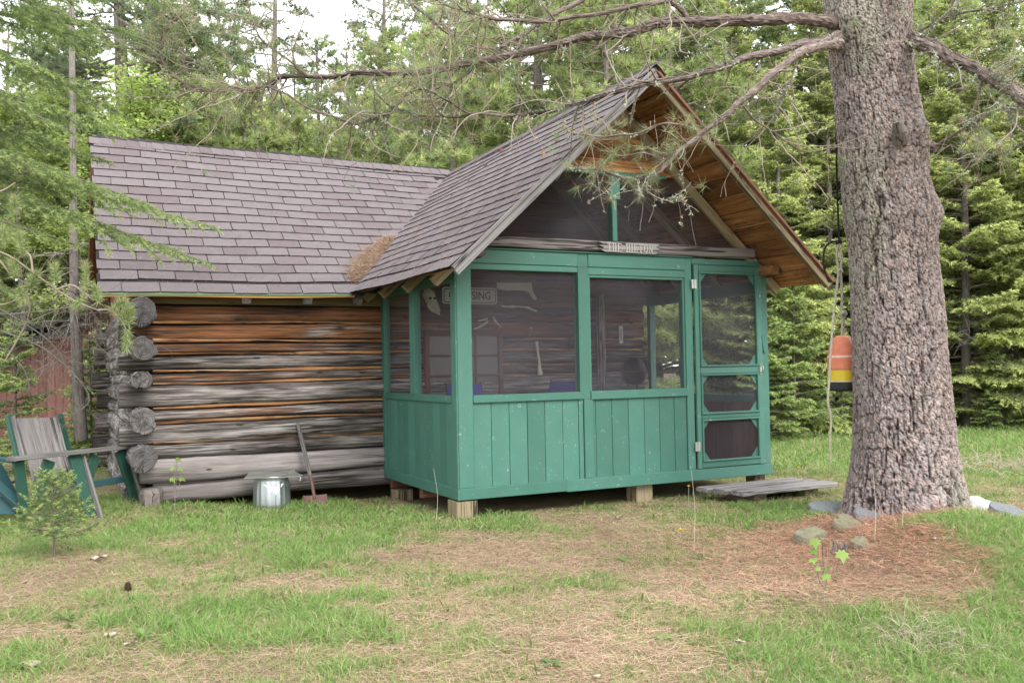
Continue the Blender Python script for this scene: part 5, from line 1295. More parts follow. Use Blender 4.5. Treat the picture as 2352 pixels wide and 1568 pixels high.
def spray(base, d, L, r_, droop, spacing, blade, bw, dark, light, tipk=.5, side_frac=.5, mb_f=None, mb_w=None, wr=.012, sub=True, start=.15, flat=.6, up=.0, pack=.17):
    """one flat conifer branch: axis, herringbone twigs, needles along every twig"""
    n = max(5, int(L / .15)); t = np.linspace(0, 1, n)[:, None]; d = nrm(d); h = nrm(d * [1, 1, 0.0001])
    q = base + d * L * t + np.array([0, 0, -1.]) * droop * L * t ** 1.6 + np.array([0, 0, 1.]) * up * L * t ** 4
    q = q + r_.normal(size=3) * .03 * L * t * (1 - t)
    if mb_w is not None: wood_limb(mb_w, q, wr, wr * .2, 4)
    s = nrm(np.cross(d, [0, 0, 1.])); m = max(4, int(L * (1 - start) / spacing))
    tt = start + (1 - start) * (np.arange(m) + r_.random(m)) / m; tt = np.repeat(tt, 2); sg = np.tile([1., -1.], m)
    b = np.stack([np.interp(tt, t[:, 0], q[:, k]) for k in range(3)], 1)
    tn = nrm(np.gradient(q, axis=0)); ta = nrm(np.stack([np.interp(tt, t[:, 0], tn[:, k]) for k in range(3)], 1))
    ln = np.minimum(side_frac * L * (1.02 - tt) ** .8 + .05, .62) * (.65 + .5 * r_.random(len(tt))) * smooth(start - .05, start + .25, tt)
    td = nrm(ta * .62 + s * sg[:, None] * .75 + r_.normal(size=(len(tt), 3)) * [.1, .1, .08] + [0, 0, -.10])
    # the leading shoot
    b = np.concatenate([b, [q[-2]]]); td = np.concatenate([td, [nrm(q[-1] - q[-2])]]); ln = np.concatenate([ln, [np.linalg.norm(q[-1] - q[-2]) + .05]]); tt = np.concatenate([tt, [1.]])
    if sub:                                              # second-order twigs
        k = np.maximum(1, (ln / (spacing * 1.5)).astype(int)); i = np.repeat(np.arange(len(b)), k); pos = r_.random(len(i)) * .8 + .12
        b2 = b[i] + td[i] * (ln[i] * pos)[:, None]; pp = nrm(np.cross(td[i], [0, 0, 1.])) * np.sign(r_.random((len(i), 1)) - .5)
        d2 = nrm(td[i] * .7 + pp * .7 + r_.normal(size=(len(i), 3)) * .1 + [0, 0, -.06]); l2 = np.minimum(.42 * ln[i] * (1.1 - pos), .28)
        b = np.concatenate([b, b2]); td = np.concatenate([td, d2]); ln = np.concatenate([ln, l2]); tt = np.concatenate([tt, tt[i]])
    if mb_f is not None:
        k = np.maximum(2, (ln / (blade * pack)).astype(int)); i = np.repeat(np.arange(len(b)), k); pos = r_.random(len(i))
        p = b[i] + td[i] * (ln[i] * pos)[:, None] + [0, 0, -1.] * (ln[i] * pos ** 2 * .12)[:, None] * [[0, 0, 1.]]
        pp = nrm(np.cross(td[i], [0, 0, 1.])); sgn = np.sign(r_.random((len(i), 1)) - .5)
        dd = nrm(td[i] * .75 + pp * sgn * .7 + np.stack([0 * pos, 0 * pos, r_.normal(0, flat, len(i))], 1) + [0, 0, -.05])
        new = ((pos > tipk) & (r_.random(len(i)) < .85)).astype(float)[:, None] * smooth(.2, .6, tt[i])[:, None]
        c = (dark * (1 - new) + light * new) * (.72 + .56 * r_.random((len(i), 1)))
        blades(mb_f, p, dd, blade * (.7 + .5 * r_.random(len(i))), bw, rand_dirs(len(i), r_), c)
    return q

def conifer(seed, h, r, z0, dens=1.0, spacing=.085, blade=.075, bw=.026, dark=(.06, .11, .045), light=(.16, .25, .07), droop=.18, pitch=(.0, .45), dead=True, whorl=.23):
    """returns meshes (trunk, limbs, crown) of one fir-like tree standing at the origin"""
    r_ = np.random.default_rng(seed); F, Wd, T = MB(), MB(), MB(); dark, light = np.array(dark), np.array(light)
    zz = np.linspace(-.3, h, 24); tr = .0095 * h * (1 - zz / h * .97) + .01; cx = .04 * np.sin(zz * .7 + seed); cp = np.stack([cx, .04 * np.cos(zz * .5 + seed) - .04, zz], 1)
    tube(cp, tr, 10, T)
    z = z0
    while z < h * .985:
        k = z / h; n = r_.integers(4, 7)
        for j in range(n):
            a = r_.random() * 6.283; L = r * ((1 - k) ** .75 + .04) * r_.uniform(.65, 1.1); el = pitch[0] + (pitch[1] - pitch[0]) * k + r_.normal(0, .09)
            b = np.array([np.interp(z, zz, cp[:, 0]), np.interp(z, zz, cp[:, 1]), z + r_.normal(0, .05)])
            spray(b, (math.cos(a) * math.cos(el), math.sin(a) * math.cos(el), math.sin(el)), L, r_, droop * r_.uniform(.6, 1.3) * (1 - .5 * k), spacing / dens, blade, bw, dark * r_.uniform(.75, 1.25), light * r_.uniform(.8, 1.2), mb_f=F, mb_w=Wd, start=.22 if L > .8 else .05, up=.08)
        z += whorl * r_.uniform(.7, 1.3) * (1 - .45 * k) / dens ** .5
    if dead:                                            # bare grey lower branches
        for j in range(46):
            zq = r_.uniform(.25, max(z0 * 1.5, 2.6)); a = r_.random() * 6.283; L = r * r_.uniform(.4, .95)
            q0 = np.array([cx[2], 0, zq]); n = 8; d = np.array([math.cos(a), math.sin(a), r_.uniform(-.35, .1)]); p = [q0]
            for s in range(n): d = nrm(d + r_.normal(size=3) * .13 + [0, 0, -.02]); p.append(p[-1] + d * L / n)
            wood_limb(Wd, np.array(p), .011, .002, 4, m=1)
            for s in range(2, n):
                for _ in range(2):
                    d2 = nrm(d * .5 + r_.normal(size=3) * .8); wood_limb(Wd, np.array([p[s], p[s] + d2 * .12, p[s] + d2 * .24 + r_.normal(size=3) * .05]), .004, .0015, 3, m=1)
    nm = "fir"
    return (T.mesh("trunk", M['bark_grey'], smooth_=True), Wd.mesh("limbs", [M['twig'], M['deadtwig']]), F.mesh("crown", M['fir']))

def white_pine(seed, h, r, z0, nb=64, dark=(.22, .29, .13), light=(.40, .47, .21), needle=.14, nw=.014, tufts=1.0, tr_=.014):
    r_ = np.random.default_rng(seed); F, Wd, T = MB(), MB(), MB(); dark, light = np.array(dark), np.array(light)
    zz = np.linspace(-.3, h, 24); cp = np.stack([.10 * np.sin(zz * .35 + seed), .1 * np.cos(zz * .3 + seed), zz], 1); tube(cp, tr_ * h * (1 - zz / h * .95) + .015, 12, T)
    P0, D0, C0 = [], [], []
    for j in range(nb):
        z = z0 + (h - z0) * ((j + r_.random()) / nb) ** .95; k = (z - z0) / (h - z0); a = j * 2.4 + r_.normal(0, .3)
        L = r * (1.05 - k) ** .6 * r_.uniform(.6, 1.1); el = -.05 + .55 * k + r_.normal(0, .1); n = 10; d = np.array([math.cos(a) * math.cos(el), math.sin(a) * math.cos(el), math.sin(el)])
        p = [np.array([np.interp(z, zz, cp[:, 0]), np.interp(z, zz, cp[:, 1]), z])]
        for s in range(n): d = nrm(d + r_.normal(size=3) * .10 + [0, 0, .03 if s > 5 else -.025]); p.append(p[-1] + d * L / n)
        p = np.array(p); wood_limb(Wd, p, .012 + .008 * L, .005, 5); br = r_.uniform(.75, 1.25)
        for s in range(int(L * 13)):
            f = r_.uniform(.3, 1) ** .8; i = min(int(f * n), n - 1); b = p[i] + (p[i + 1] - p[i]) * (f * n - i); t = nrm(p[i + 1] - p[i]); sd = nrm(np.cross(t, [0, 0, 1.])) * (1 if s % 2 else -1)
            l2 = r_.uniform(.2, .65) * (1.25 - f) * min(1, L); d2 = nrm(t * .7 + sd * .7 + r_.normal(size=3) * .2 + [0, 0, .12]); e = b + d2 * l2
            wood_limb(Wd, np.array([b, (b + e) / 2 + r_.normal(size=3) * .02, e]), .005, .002, 3)
            for g in np.linspace(.25, 1, max(2, int(l2 * 11 * tufts))): P0.append(b + d2 * l2 * g + r_.normal(size=3) * .03); D0.append(d2 + [0, 0, .35]); C0.append((dark + (light - dark) * r_.random() ** 1.5) * br)
    P0, D0, C0 = np.array(P0), np.array(D0), np.array(C0); k = 22; i = np.repeat(np.arange(len(P0)), k); n = len(i)
    dd = nrm(D0[i] + r_.normal(size=(n, 3)) * .62); blades(F, P0[i], dd, needle * (.7 + .5 * r_.random(n)), nw, rand_dirs(n, r_), C0[i] * (.75 + .5 * r_.random((n, 1))))
    return (T.mesh("trunk", M['bark_grey'], smooth_=True), Wd.mesh("limbs", [M['twig'], M['deadtwig']]), F.mesh("crown", M['pine']))

def broadleaf(seed, h, r, z0, n_leaf=16000, size=.075, dark=(.30, .40, .11), light=(.48, .58, .19)):
    r_ = np.random.default_rng(seed); F, Wd, T = MB(), MB(), MB(); dark, light = np.array(dark), np.array(light)
    zz = np.linspace(-.3, h * .9, 16); cp = np.stack([.15 * np.sin(zz * .5 + seed), .15 * np.cos(zz * .4 + seed), zz], 1); tube(cp, .009 * h * (1 - zz / h) + .012, 9, T)
    for j in range(34):
        z = z0 + (h - z0) * r_.random() * .9; a = r_.random() * 6.283; L = r * r_.uniform(.5, 1.1) * (1.1 - .7 * (z - z0) / (h - z0)); d = np.array([math.cos(a), math.sin(a), .35]); b = np.array([np.interp(z, zz, cp[:, 0]), np.interp(z, zz, cp[:, 1]), z]); p = [b]
        for s in range(8): d = nrm(d + r_.normal(size=3) * .16 + [0, 0, -.05]); p.append(p[-1] + d * L / 8)
        p = np.array(p); wood_limb(Wd, p, .014, .003, 5); m = n_leaf // 34; f = r_.random(m) ** .6 * 7.99; i = f.astype(int)
        q = p[i] + (p[i + 1] - p[i]) * (f - i)[:, None] + r_.normal(size=(m, 3)) * [.26, .26, .07]; dd = nrm(r_.normal(size=(m, 3)) * [1, 1, .3] + [0, 0, -.35])
        blades(F, q, dd, size * (.6 + .7 * r_.random(m)), size * .75, nrm(np.cross(dd, [0, 0, 1.])) + r_.normal(size=(m, 3)) * .3, (dark + (light - dark) * r_.random((m, 1))) * r_.uniform(.8, 1.2), kite=True)
    return (T.mesh("trunk", M['bark_grey'], smooth_=True), Wd.mesh("limbs", [M['twig'], M['deadtwig']]), F.mesh("crown", M['leaf']))

KINDS = {
 'fir_a': conifer(1, 9.5, 2.0, .9, spacing=.085, dark=(.27, .32, .13), light=(.50, .55, .21)),
 'fir_b': conifer(2, 8.0, 1.75, .5, spacing=.085, dark=(.28, .33, .13), light=(.51, .56, .22)),
 'fir_low': conifer(3, 3.2, 1.15, .12, spacing=.075, blade=.06, bw=.020, dark=(.20, .28, .10), light=(.44, .53, .20), dead=False, whorl=.2),
 'hemlock': conifer(4, 10.5, 2.7, 1.6, spacing=.10, blade=.06, bw=.022, dark=(.21, .27, .12), light=(.36, .43, .18), droop=.34, pitch=(.05, .4)),
 'spruce': conifer(5, 13.0, 2.3, 2.2, spacing=.13, blade=.085, bw=.03, dark=(.19, .25, .115), light=(.34, .41, .18), droop=.25),
 'pine_a': white_pine(6, 13.0, 3.4, 1.8, 80),
 'pine_b': white_pine(7, 15.0, 3.0, 4.2, 66, dark=(.13, .19, .10), light=(.24, .30, .16)),
 'pine_low': white_pine(8, 7.0, 2.2, .6, 84, dark=(.27, .34, .14), light=(.48, .55, .23), tufts=1.35),
 'maple': broadleaf(9, 7.5, 2.1, 1.6), 'maple_low': broadleaf(10, 3.6, 1.3, .5, 9000),
}
def tree(kind, u, d, s, rot, label, cat="tree", group=None, name=None, xy=None, parts=("trunk", "limbs", "crown")):
    x, y = xy or site(u, d); z = float(gh(x, y))
    t = thing(name or {'fir': 'fir_tree', 'hem': 'hemlock_tree', 'spr': 'spruce_tree', 'pin': 'white_pine', 'map': 'maple_tree'}[kind[:3]], (x, y, z), label, cat, group)
    t.rotation_euler = (0, 0, rot); t.scale = (s, s, s)
    for nm, me in zip(("trunk", "limbs", "crown"), KINDS[kind]):
        o = bpy.data.objects.new(nm, me); scene.collection.objects.link(o); o.parent = t
    return t

# right-hand edge of the clearing
RIGHT = [('fir_b', 1795, 17.2, .92, "light green fir rising just right of the cabin roof end"), ('fir_a', 1905, 18.2, 1.02, "tall fir with grey dead lower twigs behind the hanging buoy"), ('fir_low', 1830, 16.0, .85, "bushy low fir beside the right porch corner"),
         ('fir_b', 2020, 18.6, 1.05, "fir mostly hidden behind the big pine trunk"), ('fir_a', 2215, 17.6, .98, "bright tipped fir right of the big pine trunk"), ('fir_b', 2310, 18.4, 1.1, "tall fir second right of the big pine trunk"), ('fir_a', 2420, 17.4, 1.0, "fir at the right edge of the picture"),
         ('fir_low', 2285, 17.0, .5, "knee high young fir at the edge of the far lawn"), ('fir_low', 1760, 15.6, .72, "low fir showing beneath the roof eave at right"), ('fir_low', 1935, 16.6, .6, "small bushy fir behind the loose rope tail"),
         ('spruce', 1850, 21.5, 1.0, "dark spruce standing behind the firs right of the cabin"), ('spruce', 2120, 22.0, 1.05, "dark spruce behind the big pine trunk"), ('spruce', 2360, 22.5, .95, "dark spruce deep in the woods at far right"), ('fir_a', 1980, 22.5, 1.25, "deep woods fir left of the big pine trunk"), ('fir_a', 2260, 23.5, 1.3, "deep woods fir right of the big pine trunk"),
         ('fir_b', 1700, 19.5, 1.15, "tall fir rising behind the right roof slope"), ('spruce', 1745, 24, 1.1, "dark spruce rising behind the porch gable"), ('pine_low', 1870, 20.5, 1.3, "pale young pine behind the hanging buoy firs"), ('pine_low', 2050, 20.0, 1.4, "pale young pine hidden behind the big trunk"), ('pine_low', 2180, 20.5, 1.45, "pale young pine right behind the big trunk"), ('maple', 2300, 21.5, 1.15, "light maple in the woods at far right"), ('maple', 1930, 24.0, 1.25, "light maple deep in the woods left of the trunk"), ('fir_b', 2150, 18.8, .95, "fir close against the right side of the big trunk"), ('fir_b', 2520, 18.5, 1.1, "fir just beyond the right edge"), ('spruce', 2560, 23, 1.1, "dark spruce just beyond the right edge")]
for i, (k, u, d, s, l) in enumerate(RIGHT): tree(k, u, d, s, i * 1.9, l, group="firs along the edge of the clearing")
MID = [('pine_a', 1240, 18.5, .95, "soft needled white pine directly behind the porch ridge"), ('pine_a', 1500, 20.5, 1.05, "white pine behind the gable peak"), ('pine_low', 1060, 17.0, 1.15, "yellow green young pine above where the two roofs meet"), ('pine_low', 1390, 16.8, 1.25, "young white pine behind the steep porch roof"), ('pine_a', 1620, 22, 1.1, "white pine farther back right of the gable peak"),
       ('pine_low', 940, 20.0, .85, "pale young pine low behind the main roof ridge"), ('maple_low', 850, 19, .9, "pale maple low behind the roof ridge by the sky gap"), ('pine_a', 1100, 24, 1.05, "far white pine behind the roof valley"), ('pine_a', 1370, 25, 1.15, "far soft pine behind the gable"), ('pine_low', 1190, 16.6, 1.2, "young pine with fresh growth above the lower porch ridge"), ('pine_low', 1570, 18.2, 1.35, "young pine right behind the gable peak"),
       ('pine_low', 1290, 19.8, 1.4, "feathery pine filling the gap above the porch roof"), ('pine_a', 1690, 25, 1.15, "far pine between gable peak and big trunk"), ('pine_low', 1480, 23.5, 1.6, "far feathery pine above the gable"), ('pine_a', 1000, 29, 1.1, "farthest pine above the roof valley"), ('pine_low', 1010, 22.5, 1.3, "far pale pine left of the porch ridge"), ('maple', 1130, 21, 1.1, "light maple among the pines behind the porch")]
for i, (k, u, d, s, l) in enumerate(MID): tree(k, u, d, s, i * 2.3 + .5, l, group="pines behind the cabin")
LEFT = [('pine_b', 283, 19.5, 1.05, "tall pine with bare grey trunk, left of a twin"), ('pine_b', 338, 20.0, 1.1, "tall pine with bare grey trunk, right of a twin"), ('hemlock', 130, 22.0, 1.0, "drooping hemlock rising behind the red shed"), ('hemlock', -480, 15.5, 1.0, "drooping hemlock at the left edge"), ('maple', 300, 18.0, 1.05, "yellow green maple above the left end of the roof"), ('maple', 60, 18.5, 1.05, "yellow green maple behind the hemlocks"), ('hemlock', 420, 19.5, .95, "hemlock behind the left part of the roof ridge"), ('pine_low', 560, 18.5, 1.0, "young pine with dark limbs above the middle of the ridge"), ('maple', 470, 22, 1.1, "far maple behind the ridge"), ('pine_low', 690, 20, 1.05, "olive young pine behind the roof ridge"), ('pine_low', 600, 19.0, 1.08, "feathery pine above the middle of the main ridge"), ('pine_low', 770, 19.5, .92, "feathery pine just under the lower sky gap"), ('pine_low', 860, 18.6, .98, "feathery pine left of where the roofs meet"), ('pine_low', 950, 18.0, 1.05, "feathery pine by the end of the main ridge"), ('pine_a', 690, 24.5, .72, "rounded soft pine behind the ridge"), ('maple', 640, 20.5, 1.05, "light maple above the middle of the ridge"), ('maple', 760, 22.5, 1.02, "light maple under the sky gap"), ('pine_low', 880, 21.0, 1.3, "tall feathery pine right of the sky gap"), ('pine_a', 745, 24.0, .78, "soft rounded pine just below the sky gap"), ('pine_a', 810, 22.8, .72, "soft rounded pine between sky gap and ridge"), ('maple', 560, 23.0, 1.25, "light maple left of the sky gap"), ('pine_low', 420, 21.0, 1.35, "feathery pine beside the twin trunks"), ('fir_b', 20, 23.5, 1.1, "fir behind the red shed at far left"), ('maple', 170, 21.0, 1.1, "light maple above the red shed roof"), ('pine_low', 380, 23.0, 1.3, "feathery pine behind the twin trunks"), ('pine_low', 480, 19.0, 1.05, "feathery pine above the left ridge"), ('pine_low', 620, 22.5, 1.15, "feathery pine left of the sky gap"), ('pine_low', 790, 23.5, .85, "feathery pine under the sky gap"), ('pine_a', 520, 26, 1.0, "tall soft pine above the left ridge"), ('fir_a', 200, 23.5, 1.1, "dark fir behind the red shed"), ('spruce', 380, 26, 1.0, "far spruce between the twin trunks and the sky"), ('spruce', 90, 27, 1.1, "far spruce at the upper left"), ('pine_b', 640, 27, 1.0, "tall far pine left of the sky gap"), ('pine_b', 900, 30, 1.05, "tall far pine with dark needles right of the sky gap"), ('spruce', -150, 22, 1.1, "far spruce beyond the left edge"),
        ('fir_low', 200, 12.6, .55, "small dark fir between the green seat and the log corner"), ('fir_low', 30, 11.6, .62, "low bushy fir behind the blue green seat"), ('fir_low', 250, 14.6, .7, "young fir in front of the red shed wall")]
for i, (k, u, d, s, l) in enumerate(LEFT): tree(k, u, d, s, i * 1.3 + .2, l, group="trees behind the left end of the cabin")
# wall of woods farther off, closing the clearing
FAR = [(u, 33 + 5 * ((i * 37) % 7) / 7, k) for i, (u, k) in enumerate(zip(range(-500, 2900, 105), ['pine_a', 'fir_a', 'hemlock', 'pine_a', 'maple'] * 8)) if not (640 < u < 860)]
for i, (u, d, k) in enumerate(FAR): tree(k, u, d, 1.0 + .3 * ((i * 53) % 10) / 10, i * 2.1, {"pin": "far soft pine in the wall of woods around the clearing", "fir": "far fir in the wall of woods around the clearing", "hem": "far drooping hemlock in the wall of woods around the clearing", "map": "far leafy maple in the wall of woods around the clearing"}[k[:3]], group="far wall of woods")

# ------------------------------------------------------------------ slender trunk before the shed, with dead hanging twigs
t = thing("bare_young_tree", site(176, 12.0) + (-.17,), "slender grey trunk with bare curling dead twigs before the red shed", "tree")
q = spline([P(186, 1010, 12.0), P(180, 900, 12.0), P(176, 800, 12.0), P(172, 700, 12.0), P(170, 600, 12.0), P(168, 420, 12.0), P(165, 100, 12.0), P(160, -250, 12.0)], 30)
obj("trunk", tube(q, np.linspace(.085, .03, 30), 10), M['bark_grey'], t, True)
mb = MB(); r_ = np.random.default_rng(51)
for k in range(60):
    v = r_.uniform(560, 860); b = P(174, v, 12.0); a = r_.random() * 6.283; d = np.array([math.cos(a), math.sin(a), r_.uniform(-.1, .4)]); L = r_.uniform(.3, 1.1); p = [b]
    for s in range(9): d = nrm(d + r_.normal(size=3) * .12 + [0, 0, -.10]); p.append(p[-1] + d * L / 9)
    wood_limb(mb, np.array(p), .008, .002, 4)
    for s in range(2, 9):
        d2 = nrm(d * .4 + r_.normal(size=3) * .8); wood_limb(mb, np.array([p[s], p[s] + d2 * .1, p[s] + d2 * .2 + [0, 0, -.03]]), .004, .0015, 3)
tag(obj("dead_twigs", mb, M['deadtwig'], t), None, None, None, "stuff")
# grey dead bough reaching in from the left, its ends curling down
t = thing("dead_bough", tuple(P(-160, 700, 8.6)), "tangle of bare grey curling twigs reaching in at the left edge", "branch")
mains = [[(-160, 640, 8.8), (-20, 700, 8.6), (60, 745, 8.5), (120, 790, 8.4), (150, 840, 8.4), (140, 890, 8.4)], [(-160, 690, 8.7), (-10, 720, 8.6), (90, 715, 8.5), (190, 705, 8.5), (225, 735, 8.5), (232, 770, 8.5)], [(-160, 760, 8.6), (-20, 790, 8.5), (50, 840, 8.4), (70, 900, 8.4)], [(-160, 720, 8.8), (0, 760, 8.7), (100, 800, 8.6), (180, 870, 8.5), (205, 920, 8.5), (170, 950, 8.5)]]
tws = []
for m_ in mains:
    q = spline([P(*p) for p in m_], 26); obj("bough", tube(q, np.linspace(.009, .003, 26), 6), M['deadtwig'], t, True); tws.append((q, np.linspace(.009, .003, 26)))
g1 = grow_twigs(tws, 16, .2, .75, 52, .7); g2 = grow_twigs(g1, 9, .08, .3, 53, .55); mb = MB()
for q, rq in g1 + g2: tube(q, rq, 4, mb, cap=False)
tag(obj("dead_twigs", mb, M['deadtwig'], t, True), None, None, None, "stuff")

# ------------------------------------------------------------------ near fir boughs hanging in from the left
bt = thing("near_fir", site(-420, 6.6) + (-.17,), "large near fir whose green boughs hang in over the roof at left", "tree")
obj("trunk", tube(spline([np.array([*site(-420, 6.6), z]) for z in (-.3, 1.5, 3.5, 6.5)], 20), np.linspace(.16, .08, 20), 12), M['bark_grey'], bt, True)
r_ = np.random.default_rng(61)
BOUGHS = [((-330, 330), (455, 600), 7.0), ((-300, 300), (480, 520), 7.3), ((-330, 250), (330, 470), 6.9), ((-380, 120), (300, 300), 7.2), ((-380, 40), (250, 210), 7.0), ((-380, -60), (330, 130), 7.4), ((-380, -120), (210, 60), 7.0), ((-380, 200), (240, 370), 7.4), ((-400, 380), (160, 560), 6.8), ((-380, 300), (120, 440), 7.0), ((-380, -160), (420, 20), 7.7), ((-400, 440), (60, 690), 7.2), ((-400, 60), (150, 300), 6.7), ((-380, -100), (90, 180), 6.8), ((-400, -40), (270, 260), 7.6), ((-400, -200), (330, -20), 7.3), ((-400, 0), (380, 90), 7.9), ((-400, 150), (200, 440), 7.6), ((-400, 200), (60, 380), 6.5), ((-400, 330), (250, 520), 7.8), ((-400, -250), (150, 0), 6.7), ((-400, 60), (40, 230), 6.4), ((-400, 420), (20, 600), 6.9)]
DK, LT = np.array([.22, .29, .12]), np.array([.36, .44, .17])
for k, ((u0, v0), (u1, v1), d) in enumerate(BOUGHS):
    a, b = P(u0, v0, 6.7), P(u1, v1, d); L = np.linalg.norm(b - a); mf, mw = MB(), MB()
    spray(a, b - a + [0, 0, .10 * L], L, r_, .10, .060, .034, .0065, DK * r_.uniform(.8, 1.2), LT, .78, .34, mf, mw, .020, True, .30, .6, pack=.11)
    w = obj("bough", mw, M['branch'], bt, True); obj("needles", mf, M['fir'], w)

# pine sprigs with stubby needle brushes, nearest the camera at left
ps = thing("young_pine", site(-330, 5.6) + (-.17,), "near young pine with stubby bright needle brushes at the left edge", "tree")
obj("trunk", tube(spline([np.array([*site(-330, 5.6), z]) for z in (-.3, 1.0, 2.2, 3.6)], 16), np.linspace(.07, .03, 16), 10), M['bark_grey'], ps, True)
SP = [[(-330, 420, 5.6), (-40, 560, 5.6), (25, 590, 5.6), (75, 625, 5.6), (130, 665, 5.6), (180, 695, 5.6), (225, 712, 5.6)], [(75, 625, 5.6), (70, 590, 5.6), (55, 575, 5.6)], [(130, 665, 5.6), (165, 655, 5.6), (190, 670, 5.6), (215, 690, 5.6)], [(225, 712, 5.6), (250, 712, 5.6), (275, 730, 5.6), (292, 760, 5.6)], [(-330, 560, 5.8), (-100, 690, 5.8), (0, 700, 5.8), (50, 680, 5.8), (75, 655, 5.8)], [(60, 672, 5.8), (68, 720, 5.8), (40, 780, 5.8), (10, 830, 5.8)], [(-330, 380, 5.5), (-60, 450, 5.5), (0, 440, 5.5), (35, 420, 5.5)], [(-40, 560, 5.6), (5, 605, 5.6), (30, 640, 5.6)]]
for s in SP:
    q = spline([P(*p) for p in s], 8 * len(s)); obj("limb", tube(q, np.linspace(.0075, .004, len(q)), 7), M['twig'], ps, True)
mb = MB(); r_ = np.random.default_rng(71); PC = np.array([(.28, .36, .14), (.36, .44, .19), (.43, .49, .25)])
BR = [((52, 590), (44, 555)), ((40, 640), (30, 605)), ((48, 660), (55, 690)), ((28, 490), (35, 450)), ((70, 740), (78, 715)), ((195, 640), (200, 605)), ((222, 690), (215, 655)), ((190, 745), (186, 735)), ((262, 735), (280, 705)), ((272, 745), (300, 720)), ((300, 790), (290, 745)), ((296, 770), (290, 800)), ((130, 630), (128, 600)), ((20, 520), (14, 500)), ((60, 470), (50, 440))]
BR = [((u, v), (u2, v2)) for (u, v), (u2, v2) in [((52, 585), (44, 540)), ((40, 640), (28, 600)), ((44, 655), (52, 690)), ((28, 500), (34, 455)), ((68, 665), (74, 640)), ((200, 665), (196, 610)), ((226, 695), (218, 660)), ((185, 690), (178, 700)), ((255, 712), (285, 690)), ((268, 725), (300, 712)), ((292, 745), (298, 720)), ((292, 755), (290, 800)), ((128, 650), (125, 610)), ((75, 655), (85, 630)), ((15, 560), (8, 530))]]
for (a, b) in BR:
    a3, b3 = P(*a, 5.6), P(*b, 5.6); n = 230; f = r_.random(n); ax = nrm(b3 - a3); dd = nrm(ax * (.35 + f[:, None] * .6) + rand_dirs(n, r_) * .9); pos = a3 + (b3 - a3) * f[:, None]
    blades(mb, pos, dd, 0.064 * (.75 + .4 * r_.random(n)), .0038, rand_dirs(n, r_), PC[r_.integers(3, size=n)] * (.7 + .5 * r_.random((n, 1))))
    m = 14; blades(mb, np.repeat(b3[None], m, 0), nrm(ax + r_.normal(size=(m, 3)) * .35), .03, .006, rand_dirs(m, r_), (.42, .27, .17))
tag(obj("needle_brushes", mb, M['pine'], ps), None, None, None, "stuff")

# small fir sapling before the seats
sx_, sy_ = spot(124, 1285); sz_ = float(gh(sx_, sy_)); sap = thing("fir_sapling", (sx_, sy_, sz_), "small bright tipped fir sapling in front of the green seat", "tree")
base = np.array([sx_, sy_, sz_]); up_ = np.array([0.0, 0.0, .60])
obj("stem", tube([base - [0, 0, .03], base + up_ * .3, base + up_ * .7, base + up_], [.011, .009, .006, .003], 8), M['twig'], sap, True)
mf, mw = MB(), MB(); r_ = np.random.default_rng(81)
for k in range(34):
    f = .22 + .74 * (k + .3) / 34; a = k * 2.4; L = .30 * (1.12 - f) + .04; el = .12 + .55 * f
    spray(base + up_ * f, (math.cos(a) * math.cos(el), math.sin(a) * math.cos(el), math.sin(el)), L, r_, .05, .04, .024, .0055, np.array([.20, .29, .13]), np.array([.46, .54, .18]), .62, .45, mf, mw, .004, True, .1, .6, .1, pack=.12)
n = 60; f = r_.random(n); blades(mf, base + up_ * (.86 + .2 * f[:, None]), nrm(rand_dirs(n, r_) * [1, 1, .4] + [0, 0, .7]), .02, .004, rand_dirs(n, r_), (.32, .42, .13))
obj("branches", mw, M['twig'], sap); tag(obj("needles", mf, M['fir'], sap), None, None, None, "stuff")
